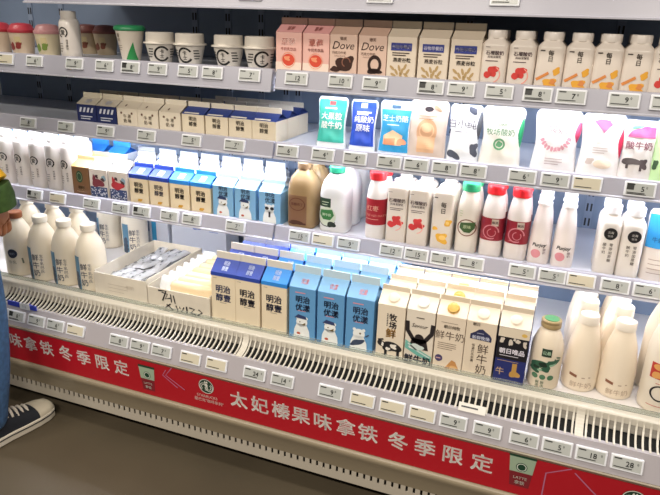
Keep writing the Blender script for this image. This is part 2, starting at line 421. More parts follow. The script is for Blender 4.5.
for px, text, dark, gl, lab in [(-1, '9', 0, 0, 'at left end, hidden behind the shopper'), (16, '8', 1, 0, 'on lower strip beside the shopper jeans'), (36, '9', 0, 0, 'on lower strip, second right of the jeans'), (55, '6', 0, 0, 'on lower strip, third right of the jeans'), (75, '', 0, 1, 'on lower strip, fourth right of the jeans'),
    (118.5, '8', 0, 0, 'on lower strip, leftmost below the printed left tray'), (139.5, '9', 0, 0, 'on lower strip, middle below the left tray'), (161, '7', 0, 0, 'on lower strip, rightmost below the left tray'), (190, '', 0, 1, 'with glare below the handwritten tray, left one'), (216, '', 0, 1, 'with glare below the handwritten tray, right one'),
    (254, '24', 0, 0, 'reading 24 below the cream cartons'), (282, '14', 0, 0, 'reading 14 below the light blue cartons'), (330, '9', 0, 0, 'below the middle light blue carton'), (362, '', 0, 1, 'with glare below the cow carton, left one'), (392, '', 0, 1, 'with glare below the cow carton, right one'), (422, '', 0, 1, 'with glare below the teal wave carton'),
    (453, '9', 0, 0, 'below the yellow capped carton'), (487, '9', 0, 0, 'below the navy crest carton'), (524, '6', 0, 0, 'below the navy carton'), (557, '5', 0, 0, 'below the green leaf bottle'), (591, '18', 0, 0, 'reading 18 below the pale bottles'), (627, '28', 0, 0, 'reading 28 at right end of lower strip')]:
    price_tag(px, -.2795 - .0065, .3862, btilt, text, 'electronic price tag ' + lab, 'price tags on the lower strip', dark, gl)
for j, (px, lab) in enumerate([(250, 'left'), (380, 'middle'), (505, 'right')]):
    price_tag(px, -.0032, TAGZ[5] + .013, TILT, '9', 'electronic price tag cut off at picture top, %s of three' % lab, 'price tags on the highest rail')
# ================================================================== goods: builders
def carton(name, w, hb, hr, hf, body, roof=None, fin=None, d=None, band=None, group=None, cap=None, cat='milk carton', rough=.38):
    d = d or w; roof = roof or body; fin = fin or body; x, y = w / 2, d / 2
    P = [part('carton_body', G().box(-x, x, -y, y, 0, hb).mesh('carton_body', mat(body, rough), bevel=.0016, segs=2))]
    zr = hb + hr; q = .0016; ins = min(.036, w * .42)
    v = [(-x, -y, hb), (x, -y, hb), (x, y, hb), (-x, y, hb), (-x, -q, zr), (x, -q, zr), (x, q, zr), (-x, q, zr), (-x + ins, 0, zr - .003), (x - ins, 0, zr - .003)]
    f = [(0, 1, 5, 4), (2, 3, 7, 6), (0, 8, 3), (0, 4, 8), (3, 8, 7), (4, 7, 8), (1, 2, 9), (1, 9, 5), (2, 6, 9), (5, 9, 6)]
    P.append(part('gable_roof', G().add(v, f).mesh('gable_roof', mat(roof, rough))))
    P.append(part('top_fin', G().box(-x, x, -.0022, .0022, zr - .002, zr + hf).mesh('top_fin', mat(fin, rough), bevel=.0008, segs=1)))
    if band:
        hz, bc = band
        P.append(part('colour_band', G().loft([[(a * (x + .0004), b * (y + .0004), z) for a, b in ((-1, -1), (1, -1), (1, 1), (-1, 1))] for z in (hb - hz, hb + .0003)], False, False).mesh('colour_band', mat(bc, rough))))
    n = math.hypot(y, hr)
    def surf(px, pz):
        if pz <= hb: return (px, -y, pz), (0, -1, 0)
        t = min((pz - hb) / hr, 1); return (px, -y + t * (y - q), pz), (0, -hr / n, y / n)
    if cap:
        cr, cc, ct = cap
        rings = []
        c0 = Vector((0, -y * .5, hb + hr * .5)); nv = Vector((0, -hr / n, y / n)); u = Vector((1, 0, 0)); v2 = nv.cross(u)
        for r_, h_ in ((cr * 1.12, 0), (cr * 1.12, .002), (cr, .002), (cr, ct), (cr * .88, ct + .001)):
            rings.append([tuple(c0 + nv * h_ + r_ * (math.cos(t) * u + math.sin(t) * v2)) for t in [2 * math.pi * k / 24 for k in range(24)]])
        P.append(part('screw_cap', G().loft(rings).mesh('screw_cap', mat(cc, .35), smooth=True)))
    return dict(name=name, cat=cat, parts=P, d=d, surf=surf, group=group, w=w, hb=hb, h=zr + hf)
def ring(rx, ry, z, e=2., n=32, cx=0., cy=0.):
    out = []
    for k in range(n):
        t = 2 * math.pi * k / n; c, s = math.cos(t), math.sin(t)
        out.append((cx + rx * math.copysign(abs(c) ** (2 / e), c), cy + ry * math.copysign(abs(s) ** (2 / e), s), z))
    return out
def bottle(name, prof, body, cap, e=2., group=None, cat='bottle', wrap=None, rough=.3, trans=0., n=32, capname='cap', yr=1., sss=0.):
    """prof [(r, z)...]; cap = (colour, [(r, z)...]); wrap = (z0, z1, colour)"""
    P = [part('bottle_body', G().loft([ring(r, r * yr, z, 2 + (e - 2) * min(1, max(0, (r - .012) / .012)), n) for r, z in prof]).mesh('bottle_body', mat(body, rough, trans=trans, sss=sss), smooth=True, angle=50))]
    if cap:
        P.append(part(capname, G().loft([ring(r, r, z, 2, n) for r, z in cap[1]]).mesh('cap', mat(cap[0], .35), smooth=True, angle=35)))
    zs = [z for r, z in prof]; rs = [r for r, z in prof]
    R_ = lambda z: float(np.interp(z, zs, rs))
    def surf(x, z):
        r = R_(z); a = min(abs(x) / r, .985); y = r * yr * (1 - a ** e) ** (1 / e)
        nx, ny = (abs(x) / r) ** (e - 1) * (1 if x > 0 else -1), (y / (r * yr)) ** (e - 1) if y > 0 else 0
        l = math.hypot(nx, ny) or 1
        return (x, -y, z), (nx / l, -ny / l, 0)
    if wrap:
        z0, z1, wc = wrap; zz = sorted(set([z0, z1] + [z for z in zs if z0 < z < z1] + [z0 + (z1 - z0) * k / 4 for k in range(5)]))
        P.append(part('wrap_label', G().loft([ring(R_(z) + .0005, R_(z) * yr + .0005, z, e, n) for z in zz], False, False).mesh('wrap_label', mat(wc, .35), smooth=True)))
    return dict(name=name, cat=cat, parts=P, d=2 * max(rs) * yr, surf=surf, group=group, w=2 * max(rs), curved=True, eps=.0004)
def ink(t, name, colour, shapes, layer=1): t['parts'].append(printed(t['surf'], name, colour, shapes, layer, base=t.get('eps', .0003), curved=t.get('curved', False))); return t
def pouch(name, w, h, body, group=None, th=.036, handle=None, waist=.11, rough=.25, panel=None):
    """stand-up pouch: thick foot, thin sealed top, waisted sides"""
    nz, nx = 24, 20
    def W(t): return w / 2 * (1 - waist * math.sin(math.pi * min(1, t * 1.05)) ** 2 - (.16 * max(0, (t - .90) / .10) ** 2.5) - .03 * max(0, (.06 - t) / .06))
    def Th(t): return th / 2 * (.72 + .28 * min(1, t / .18)) * (1 - .93 * max(0, (t - .18) / .82) ** 1.25)
    def yy(x, t):
        a = min(1, abs(x) / W(t)); return Th(t) * (1 - a ** 2.4) ** .6 + .0006
    rd = random.Random(name); ph = [rd.uniform(0, 6) for _ in range(4)]
    def wr(x, t): return .0011 * math.sin(38 * x / w * .5 + ph[0] + 5 * t) * math.sin(9 * t + ph[1]) + .0008 * math.sin(60 * x + 25 * t + ph[2])
    lean = .012
    g = G(); V = []; F = []
    for side in (-1, 1):
        k0 = len(V)
        for i in range(nz + 1):
            t = i / nz
            for j in range(nx + 1):
                x = W(t) * (2 * j / nx - 1); V.append((x, side * yy(x, t) + (wr(x, t) * (1 - abs(2 * j / nx - 1)) if side < 0 else 0) + lean * t, h * t))
        for i in range(nz):
            for j in range(nx):
                a = k0 + i * (nx + 1) + j; F.append((a, a + 1, a + nx + 2, a + nx + 1))
    o = (nz + 1) * (nx + 1)
    for i in range(nz):
        for j in (0, nx):
            a = i * (nx + 1) + j; F.append((a, a + nx + 1, a + nx + 1 + o, a + o))
    for i in (0, nz):
        for j in range(nx):
            a = i * (nx + 1) + j; F.append((a, a + 1, a + 1 + o, a + o))
    P = [part('pouch_body', g.add(V, F).mesh('pouch_body', mat(body, rough, bump=.15, nscale=40), smooth=True, angle=60))]
    def surf(x, z):
        t = z / h; y = -yy(x, t) + wr(x, t) * (1 - min(1, abs(x) / W(t))) + lean * t; return (x, y, z), (0, -1, 0)
    T = dict(name=name, cat='pouch', parts=P, d=th, surf=surf, group=group, w=w, W=W, h=h, curved=True, eps=.0009)
    if panel:
        pc, z0, z1, fr = panel; v = []; f = []
        for i in range(9):
            z = z0 + (z1 - z0) * i / 8
            for j in range(9): v.append((W(z / h) * fr * (j / 4 - 1), z))
        for i in range(8):
            for j in range(8): a = i * 9 + j; f.append((a, a + 1, a + 10, a + 9))
        ink(T, 'colour_panel', pc, [(v, f)], 1)
    if handle:
        hc, z0, z1 = handle
        rings = []
        for i in range(9):
            t = i / 8; z = z0 + (z1 - z0) * t; s = math.sin(math.pi * (.06 + .88 * t)); xo = W(z / h) - .004
            rings.append(ring(.0085 * s, .0075 * s, z, 2, 12, xo, lean * z / h))
        P.append(part('air_handle', G().loft(rings).mesh('air_handle', mat(hc, .3), smooth=True)))
    return T
def vt(s, em, x, z, step=1.08, bold=.012): return [tx(c, em, x, z - k * em * step, bold) for k, c in enumerate(s)]
def two(a, b, em, x, z, bold=.02): return [tx(a, em, x, z + em * .55, bold), tx(b, em, x, z - em * .55, bold)]
INK = '#2a2730'
# ================================================================== top shelf
def fruit_cup(name, body, lid, fruit):
    t = bottle(name, [(.033, 0), (.034, .002), (.044, .075)], body, (lid, [(.0455, .074), (.0465, .078), (.0455, .084), (.042, .086), (.036, .098), (.030, .103), (.012, .106)]), capname='lid', cat='cup', group='yogurt cups on the top shelf')
    ink(t, 'fruit_picture', fruit, [blob(-.012, .028, .012, .014, 1), blob(.014, .034, .010, .013, 2)])
    ink(t, 'printed_panel', '#c9b98e', [rect(.004, .024, .042, .062), lines(-.024, .0, .056, 3, .005)])
    return t
t = fruit_cup('fruit_yogurt_cup', '#d0bca6', '#a8323f', '#84332f')
for px, lab in ((-4, 'pale fruit yogurt cup cut off at left picture edge, top shelf'), (19, 'fruit yogurt cup with bright red lid, top shelf')):
    spawn(t, (xat(px, Y_UP + .02, Z4), Y_UP + .045, Z4), lab)
t = fruit_cup('fruit_yogurt_cup', '#cfc2a4', '#b98688', '#70863f')
spawn(t, (xat(45, Y_UP + .02, Z4), Y_UP + .045, Z4), 'fruit yogurt cup with dusty pink lid, top shelf')
t = fruit_cup('fruit_yogurt_cup', '#b9a78c', '#7c4a44', '#73402f')  # cup colours darkened to hold the shade at the shelf back
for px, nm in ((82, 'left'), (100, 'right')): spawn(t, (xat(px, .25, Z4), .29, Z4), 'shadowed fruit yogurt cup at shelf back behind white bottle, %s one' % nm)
def slim_bottle(group, s=1., tall=False):
    pf = [(.029, 0), (.0315, .003), (.0325, .02), (.0325, .105), (.031, .118), (.027, .127), (.023, .131), (.023, .14)]
    if tall: pf = [(.029, 0), (.0315, .003), (.0325, .02), (.0325, .130), (.0315, .138), (.027, .143), (.024, .145), (.024, .148)]
    q = .012 if tall else 0
    t = bottle('yogurt_drink_bottle', [(r, z * s) for r, z in pf], '#ddd6d0', ('#e2dcd6', [(.0235, (.130 + q) * s), (.0245, (.132 + q) * s), (.0245, (.152 + q * .5) * s), (.022, (.155 + q * .5) * s)]), e=2.2, group=group)
    ink(t, 'printed_ring', '#23211f', [arc(0, .086 * s, .0150, .0042, -60, 250), tx('爱', .017, 0, .086 * s, .02)])
    ink(t, 'printed_lettering', '#6b6560', vt('简爱酸奶', .008, .012, .060 * s) + [lines(-.02, -.004, .05 * s, 4, .008, .002)])
    return t
spawn(slim_bottle(None, .97), (xat(65.5, .006, Z4), .039, Z4), 'slim white yogurt drink bottle with dark ring mark, alone on top shelf')
t = bottle('yogurt_cup', [(.028, 0), (.029, .002), (.046, .098)], '#dfd5c8', ('#2f8f5c', [(.048, .096), (.0505, .099), (.0505, .105), (.047, .110), (.040, .113)]), capname='lid', cat='cup')
ink(t, 'printed_triangle', '#2f8f4e', [poly([(.002, .004), (.030, .004), (.030, .062)])])
ink(t, 'printed_lettering', '#6a5a48', vt('酸奶', .012, -.014, .082) + [lines(-.024, -.004, .05, 3, .006)])
spawn(t, (xat(126, Y_UP + .02, Z4), Y_UP + .05, Z4), 'tall white yogurt cup with green lid and green triangle')
t = bottle('lidded_yogurt_cup', [(.033, 0), (.034, .002), (.047, .062)], '#d9d3cb', ('#e0d9ce', [(.050, .060), (.053, .061), (.053, .065), (.0455, .067), (.0445, .093), (.042, .0955)]), capname='lid', cat='cup', group='white lidded cups on the top shelf')
ink(t, 'printed_ring', '#1c1b1c', [arc(0, .031, .021, .0058, 30, 330)])
ink(t, 'printed_lettering', '#1c1b1c', vt('卡士', .014, 0, .038, 1.0, .02) + [lines(-.038, -.026, .045, 4, .008, .003), lines(.026, .038, .045, 4, .008, .003)])
for i, (px, rz) in enumerate(((155.5, 40), (185.2, 8), (224, 2), (255, 38))):
    spawn(t, (xat(px, Y_UP + .02, Z4), Y_UP + .052, Z4), 'white yogurt cup with round ring mark and wide lid, %s from left' % ORD[i], math.radians(rz))
SM = dict(w=.0815, hb=.112, hr=.022, hf=.018)
t = carton('strawberry_milk_carton', body='#e9b9ae', roof='#e0a3a0', fin='#e8cdbf', group='pink strawberry cartons', **SM)
ink(t, 'cream_panel', '#f1ddce', [rect(-.0407, .0407, .001, .030)])
ink(t, 'printed_title', '#f7efe8', [tx('草莓', .023, 0, .086, .03)], 1)
ink(t, 'printed_title_edge', '#b65a4e', [tx('草莓', .023, 0, .086, -.005)], 2)
ink(t, 'printed_lettering', '#9a4a44', [tx('牛奶乳饮品', .0098, 0, .066, .01), tx('草莓', .012, 0, .122, .01)])
ink(t, 'strawberry_picture', '#d9503a', [ell(0, .036, .019, .017)], 2)
ink(t, 'strawberry_highlight', '#ef9a72', [blob(-.004, .040, .010, .006, 5), arc(0, .036, .021, .0015)], 3)
stock(t, 'pink strawberry milk carton, top shelf', (288.5, 315.5), Y_UP, Z4, 2)
def dove(kind):
    t = carton('chocolate_milk_carton', body='#ddbfae', roof='#c9a895', fin='#dcc6b8', group='chocolate milk cartons', **SM)
    ink(t, 'printed_title', '#35211c', [tx('Dove', .030, .002, .083, .0, shear=.3)])
    ink(t, 'printed_lettering', '#7a5346', [tx('德芙', .010, .0, .101, .01), tx('巧克力牛奶', .0085, -.012, .063, .01), tx('CHOCOLATE', .0055, -.010, .054, .0)])
    if kind: ink(t, 'chocolate_picture', '#2f1b17', [arc(.008, .036, .016, .008, sz=1.25), blob(.008, .018, .02, .008, 3)])
    else: ink(t, 'chocolate_picture', '#3b2119', [blob(.006, .034, .027, .020, 9, rot=.5), blob(-.022, .018, .015, .008, 4)]); ink(t, 'chocolate_swirl', '#8a5a48', [arc(.010, .038, .012, .003, 0, 250)], 2)
    return t
stock(dove(0), 'beige milk carton with chocolate blob picture, top shelf', (342.5,), Y_UP, Z4, 1)
stock(dove(1), 'beige milk carton with dark chocolate ring picture, top shelf', (371,), Y_UP, Z4, 1)
t = carton('oat_milk_carton', body='#e4d6c4', roof='#d5c6b2', fin='#e3dac9', group='oat cartons on the top shelf', **SM)
ink(t, 'title_block', '#37408a', [rect(-.030, .028, .076, .096)])
ink(t, 'title_lettering', '#d9d6e6', [tx('谷物早餐奶', .0105, -.001, .086, .015)], 2)
ink(t, 'printed_lettering', '#4b3c35', [tx('燕麦谷粒', .0125, .002, .052, .02), lines(-.026, .022, .070, 2, .006, .0028)])
ink(t, 'grain_picture', '#b79a6a', [ell(x, z, .0035, .009, r_) for x, z, r_ in ((-.012, .02, .5), (-.004, .03, .3), (.004, .022, -.2), (.012, .034, -.4), (.02, .022, -.6), (.016, .012, .9), (-.02, .012, 1.1), (.0, .012, .2), (-.024, .030, .8))])
stock(t, 'cream oat milk carton with blue title block, top shelf', (400, 431, 463), Y_UP, Z4, 1)
TB = [(.031, 0), (.0335, .002), (.0345, .006), (.0345, .098), (.0335, .104), (.0225, .116), (.0225, .121)]
def juice(name, kind, group):
    t = bottle(name, TB, '#e6dbd0', ('#e8dfd6', [(.0235, .117), (.0248, .118), (.0248, .135), (.0235, .1375)]), e=5., group=group)
    if kind == 'red':
        ink(t, 'printed_lettering', '#4a3038', [tx('石榴酸奶', .0115, .002, .082, .02), tx('风味发酵乳', .007, .002, .072, .01), lines(-.020, .020, .062, 1, .004, .0018), lines(-.022, -.008, .096, 1, .004)])
        ink(t, 'fruit_picture', '#cf3f3a', [blob(.000, .036, .012, .013, 5, amp=.15), blob(-.011, .027, .009, .009, 8, amp=.15), blob(.010, .042, .007, .007, 9, amp=.15)])
        ink(t, 'fruit_highlight', '#ee9a8d', [arc(.0, .028, .020, .0025, -70, 60)], 2)
    else:
        ink(t, 'printed_lettering', '#4a4038', vt('每日', .014, .0, .088, 1.05, .02) + [lines(-.026, -.012, .093, 1, .004, .003)])
        ink(t, 'fruit_picture', '#e6a83c', [blob(.006, .014, .018, .012, 5), blob(.018, .044, .010, .008, 2, rot=.6)])
        ink(t, 'fruit_slice', '#d98a4a', [stroke([(-.028, .022), (-.006, .036), (.0, .040)], .007), blob(.012, .018, .008, .006, 6)], 2)
    return t
t = juice('drinking_yogurt_bottle', 'red', 'red fruit bottles on the top shelf')
stock(t, 'white drinking yogurt bottle with red fruit, top shelf', (490.5, 518), Y_UP, Z4, 2, gap=.006)
t = juice('drinking_yogurt_bottle', 'yellow', 'yellow fruit bottles on the top shelf')
stock(t, 'white drinking yogurt bottle with yellow mango, top shelf', (546, 574.5, 603, 632.5), Y_UP, Z4, 2, gap=.006)
t = juice('drinking_yogurt_bottle', 'red', None)
spawn(t, (xat(661, Y_UP, Z4), Y_UP + .035, Z4), 'white drinking yogurt bottle cut by right picture edge, top shelf')
# ================================================================== second shelf, left: short cartons
SH = dict(w=.0815, hb=.066, hr=.020, hf=.016)
t = carton('small_milk_carton', body='#232c5a', roof='#c9bfae', fin='#d9cfba', group='navy small cartons', **SH)
ink(t, 'printed_stripes', '#c9cbd6', [rect(-.030 + k * .016, -.022 + k * .016, .040, .056, 1, 1, .006) for k in range(4)])
ink(t, 'printed_lettering', '#cfd2de', [lines(-.025, .025, .026, 2, .008, .003), tx('鲜奶', .012, 0, .075, .02)])
stock(t, 'navy short milk carton with cream top', (87.5, 107.5), Y_UP, Z3, 2)
t = carton('small_milk_carton', body='#ddd2bf', roof='#d6cab6', fin='#e0d7c6', group='plain cream small cartons', **SH)
ink(t, 'printed_dots', '#6e5548', [ell(-.022, .050, .004), ell(.020, .050, .004), ell(-.010, .073, .003)])
ink(t, 'printed_lettering', '#8d7a68', vt('牛奶', .014, -.008, .040) + vt('原味', .014, .010, .040))
stock(t, 'plain cream short milk carton, second shelf', (128, 148.5, 170.5), Y_UP, Z3, 2)
t = carton('small_milk_carton', body='#ddd0b8', roof='#2d3f7e', fin='#ded5c4', group='navy roofed small cartons', **SH)
ink(t, 'printed_lettering', '#5a5550', two('明治', '醇壹', .015, 0, .044))
ink(t, 'printed_stripe', '#dfd8c8', [lines(-.034, .034, .069, 1, .01, .003), lines(-.010, .012, .020, 2, .005)])
stock(t, 'cream short milk carton with navy roof', (193.5, 217, 240.5, 264), Y_UP, Z3, 3)
# ================================================================== second shelf, right: pouches
PG = 'pouches on the second shelf'
PZ = Z3
def put_pouch(t, px, lab, rz=0.): spawn(t, (xat(px, Y_UP, PZ), Y_UP + .022, PZ), lab, math.radians(rz), rx=math.radians(-2))
t = pouch('yogurt_pouch', .094, .150, '#e9eef0', PG, panel=('#3fb5a4', .020, .143, .93))
ink(t, 'printed_title', '#eef3ee', [tx('大果粒', .022, 0, .096, .02), tx('酸牛奶', .022, .002, .070, .02), lines(-.022, .024, .118, 1, .005, .004)], 2)
ink(t, 'printed_logo', '#c95a5a', [rect(-.009, .009, .127, .138)], 2)
put_pouch(t, 328, 'teal yogurt pouch with white lettering')
t = pouch('yogurt_pouch', .082, .148, '#e9eef2', PG, panel=('#2a4fc0', .018, .143, .92))
ink(t, 'printed_title', '#f0f2f6', [tx('纯酸奶', .020, .003, .094, .02), tx('原味', .022, .002, .070, .02), lines(-.020, .024, .114, 2, .006, .004)], 2)
ink(t, 'printed_logo', '#e6e9f4', [rect(-.009, .010, .126, .139)], 2)
put_pouch(t, 359, 'dark blue yogurt pouch with white lettering')
t = pouch('yogurt_pouch', .098, .152, '#dfe8ee', PG, panel=('#2f9bd0', .010, .128, .90))
ink(t, 'printed_title', '#cfe9f4', [tx('芝士奶酪', .019, 0, .104, .02), lines(-.022, .022, .086, 1, .005, .0025)], 2)
ink(t, 'printed_logo', '#4b6a86', [rect(-.014, .012, .132, .141)], 2)
ink(t, 'cake_picture', '#f0c9a0', [poly([(-.030, .030), (-.030, .055), (-.004, .072), (.026, .058), (.024, .030)])], 2)
ink(t, 'cake_side', '#e89a72', [poly([(-.028, .030), (-.028, .046), (.006, .050), (.006, .030)]), blob(.024, .040, .012, .010, 3)], 3)
put_pouch(t, 391, 'light blue yogurt pouch with cheesecake picture')
t = pouch('yogurt_pouch', .112, .160, '#d2c0b2', PG, waist=.05)
ink(t, 'printed_logo', '#2b2225', [ell(0, .137, .013, .0075, n=8)])
ink(t, 'oatmeal_picture', '#cf9f78', [ell(0, .075, .029, .036)])
ink(t, 'oatmeal_centre', '#e0b48c', [arc(0, .078, .020, .004), ell(0, .085, .014, .012), rect(-.024, .026, .018, .062)], 2)
ink(t, 'printed_lettering', '#a5896c', [lines(-.026, .026, .118, 2, .008, .002), blob(.024, .140, .012, .006, 3, rot=-.5)])
put_pouch(t, 423, 'beige yogurt pouch with oatmeal circle picture')
t = pouch('yogurt_pouch', .090, .156, '#e6e8ea', PG, handle=('#5d6068', .055, .145))
ink(t, 'cow_spots', '#4c505c', [blob(-.022, .020, .019, .011, 3, rot=-.4), blob(.032, .038, .011, .017, 5), blob(.018, .142, .013, .009, 7, rot=-.5), blob(-.040, .082, .003, .007, 2)])
ink(t, 'printed_title', '#5c5a66', [tx('白小纯', .027, -.006, .105, -.012), lines(-.026, .018, .084, 1, .006, .002)])
put_pouch(t, 459.5, 'white yogurt pouch with dark grey cow spots', -2)
t = pouch('yogurt_pouch', .112, .158, '#e6e2d8', PG, handle=('#2f9a68', .045, .135))
ink(t, 'printed_title', '#5f8a66', [tx('牧场酸奶', .019, -.004, .092, .01), tx('DAIRY', .010, .004, .112, .015)])
ink(t, 'leaf_emblem', '#5c9a6c', [arc(-.004, .060, .013, .005), blob(-.004, .060, .008, .008, 4)])
ink(t, 'printed_flower', '#d9c6a4', [blob(.006, .136, .016, .009, 6)])
put_pouch(t, 497, 'white yogurt pouch with green lettering and green handle', 3)
t = pouch('yogurt_pouch', .116, .160, '#eae6e6', PG, handle=('#e0567c', .075, .135))
ink(t, 'printed_title', '#b9a7aa', [tx('酸奶', .026, 0, .112, .0), lines(-.022, .022, .036, 3, .007, .002)])
ink(t, 'wreath_picture', '#d99aa6', [blob(.038 * math.cos(a) * .9 - .002, .094 + .034 * math.sin(a), .006, .004, k, rot=a) for k, a in enumerate([math.radians(200 + 15 * j) for j in range(11)])])
put_pouch(t, 551, 'white yogurt pouch with pale pink flower wreath', 1)
t = pouch('yogurt_pouch', .106, .158, '#ece8e6', PG, handle=('#d9355a', .040, .130))
ink(t, 'fan_picture', '#e0668c', [poly([(-.024, .140), (-.010, .146), (.012, .144), (.020, .134), (.002, .112)])])
ink(t, 'printed_lettering', '#c2b4ae', [tx('酸奶', .012, 0, .090, .0), lines(-.02, .016, .074, 3, .006, .002), blob(-.024, .040, .010, .008, 2)])
ink(t, 'dish_picture', '#e5d3bf', [ell(.008, .034, .022, .012)])
put_pouch(t, 596, 'white yogurt pouch with pink fan mark and crimson handle', 4)
t = pouch('yogurt_pouch', .082, .150, '#dcd6d2', PG)
ink(t, 'pink_top', '#e25f92', [poly([(-.030, .108), (-.022, .124), (.010, .136), (.032, .134), (.034, .108)])])
ink(t, 'green_mark', '#7ad0a4', [poly([(-.024, .128), (-.018, .137), (.006, .138), (.0, .131)])], 2)
ink(t, 'printed_title', '#8a5a66', [tx('酸牛奶', .021, 0, .088, .02)])
ink(t, 'cow_picture', '#4a3f40', [blob(-.012, .048, .022, .009, 3), blob(.016, .044, .010, .012, 5), rect(-.024, -.018, .030, .046, 1, 1), rect(.008, .014, .026, .044, 1, 1)])
put_pouch(t, 633, 'white pouch with pink top and dark cow picture')
t = pouch('yogurt_pouch', .086, .154, '#bfe0a8', PG)
ink(t, 'dark_mark', '#3c5a3c', [blob(-.03, .045, .006, .012, 2)])
ink(t, 'printed_title', '#6f9a8a', [tx('酸奶', .020, 0, .080, .01)])
put_pouch(t, 665, 'pale green pouch cut by right picture edge')
# ================================================================== third shelf, left
t = slim_bottle('slim white bottles on the third shelf', 1.22, True)
for i, px in enumerate((-10, 5.5, 21, 36.2, 51.8, 67.2)):
    X = xat(px, Y_UP, Z2)
    for k in range(2):
        spawn(t, (X, Y_UP + .034 + k * .069, Z2), 'slim white yogurt drink bottle, third shelf, %s from left, %s' % (ORD[i], ('front row', 'back row')[k]), math.radians((0, 6, -4, 4, 8, -6)[i]), lite=k > 0)
bk = carton('blue_roofed_carton', .0765, .128, .020, .018, '#d5dbe4', '#2f7fd6', '#2f86dd', group='blue topped cartons behind the slim bottles', d=.0765)
stock(bk, 'white carton with bright blue top at shelf back, third shelf', (12, 31, 52, 77, 98, 119), Y_UP + .165, Z2, 1)
SS = dict(w=.0765, hb=.106, hr=.020, hf=.014)
t = carton('coffee_carton', body='#7d5a3c', roof='#c9a066', fin='#d8b98a', **SS)
ink(t, 'green_emblem', '#254a34', [ell(-.004, .070, .015, .022)]); ink(t, 'emblem_mark', '#8a9a78', [arc(-.004, .070, .010, .002, sz=1.4)], 2)
ink(t, 'printed_lettering', '#d3b78c', [tx('拿铁', .014, 0, .030, .02), lines(-.020, .020, .016, 1, .004)])
stock(t, 'brown coffee milk carton with green oval', (82.5,), Y_UP, Z2, 2)
def picture_carton(seed, c1):
    t = carton('picture_carton', body='#d9d0c8', roof='#e6e2dc', fin='#ebe8e4', group='colourful picture cartons', **SS)
    ink(t, 'speckled_panel', '#33436e', [rect(-.036, .036, .004, .042)])
    rd = random.Random(seed)
    ink(t, 'white_specks', '#c9cbd6', [ell(rd.uniform(-.032, .032), rd.uniform(.008, .038), rd.uniform(.0016, .0032), n=8, rings=1) for _ in range(38)], 2)
    ink(t, 'colour_patch', c1, [blob(-.002, .056, .024, .016, seed), blob(-.018, .072, .006, .014, seed + 1)], 2)
    ink(t, 'dark_patch', '#4a3236', [blob(-.006, .080, .007, .006, seed + 2), blob(.020, .070, .010, .005, seed + 3, rot=-.5)], 3)
    ink(t, 'blue_patch', '#8aa6b8', [blob(.024, .076, .009, .010, seed + 4)], 2)
    return t
stock(picture_carton(3, '#7c3540'), 'white carton with dark red patch and blue speckles', (100,), Y_UP, Z2, 2)
stock(picture_carton(8, '#b8323c'), 'white carton with bright red patch and blue speckles', (119.5,), Y_UP, Z2, 1)
def meiji_small(blue):
    t = carton('small_milk_carton', body='#e0cfae', roof=blue, fin=blue, band=(.014, blue), **SS)
    ink(t, 'printed_lettering', '#33303c', two('明治', '醇壹', .0185, .0, .060, .03))
    ink(t, 'roof_logo', '#dfe6f2', [rect(-.010, .012, .110, .122)])
    ink(t, 'printed_mark', '#c9962e', [blob(.002, .016, .010, .005, 2)])
    return t
td, tb = meiji_small('#2f49a8'), meiji_small('#2f86d6')
stock(td, 'small cream carton with dark blue top, third shelf', (140, 160), Y_UP, Z2, 1, group='small cream cartons, third shelf')
stock(tb, 'small cream carton with bright blue top, third shelf', (180.5, 201.5), Y_UP, Z2, 1, group='small cream cartons, third shelf')
def bear_prints(t, s, variant):
    """white animal with a navy cap, on a carton face of width .08*s"""
    k = s
    ink(t, 'bear_picture', '#e8ebea', [poly([(-.026 * k, .004), (-.024 * k, .030 * k), (-.016 * k, .050 * k), (.014 * k, .050 * k), (.024 * k, .028 * k), (.026 * k, .004)]), ell(0, .056 * k, .018 * k, .016 * k)]
        + [ell(q * .014 * k, .069 * k, .005 * k) for q in (-1, 1)], 1)
    if variant == 'cap': ink(t, 'cap_picture', '#2e3c66', [poly([(-.024 * k, .068 * k), (-.012 * k, .080 * k), (.012 * k, .076 * k), (.016 * k, .066 * k)])], 2); ink(t, 'nose_picture', '#6a5a38', [poly([(-.002 * k, .046 * k), (.012 * k, .056 * k), (.010 * k, .046 * k)]), ell(-.006 * k, .056 * k, .002 * k)], 2); ink(t, 'red_dot', '#b85a44', [ell(-.010 * k, .018 * k, .006 * k, .004 * k)], 2)
    elif variant == 'eyes': ink(t, 'dark_eyes', '#26272d', [ell(-.010 * k, .058 * k, .0075 * k, .006 * k), ell(.010 * k, .058 * k, .0075 * k, .006 * k), stroke([(0, .046 * k), (0, .026 * k)], .007 * k)], 2)
    else: ink(t, 'scarf_picture', '#39455e', [blob(-.004 * k, .028 * k, .022 * k, .009 * k, 4, rot=.4), stroke([(.02 * k, .05 * k), (.03 * k, .058 * k)], .004)], 2); ink(t, 'nose_picture', '#6a5a38', [ell(.004 * k, .058 * k, .003 * k)], 2)
def bear_small(variant):
    t = carton('light_blue_milk_carton', body='#7fb0d6', roof='#9cc4e2', fin='#b7d5ea', **SS)
    ink(t, 'printed_lettering', '#222c44', [tx('明治', .017, .002, .098, .02), tx('优漾', .018, .002, .080, .02)], 1)
    bear_prints(t, .92, variant); return t
for v_, px, nm in (('cap', 223.5, 'left of three'), ('cap', 245.5, 'middle of three'), ('eyes', 269.5, 'right one with dark round eyes')):
    stock(bear_small(v_), 'small light blue carton with white bear, third shelf, ' + nm, (px,), Y_UP, Z2, 1, group='small light blue cartons')
wt = carton('white_topped_carton', .0765, .098, .022, .018, '#dfe3ea', '#e3e7ee', '#e9ecf2', group='white topped cartons behind the small cartons')
ink(wt, 'blue_mark', '#2c74c8', [blob(-.02, .104, .008, .004, 3), blob(.022, .108, .006, .004, 5)])
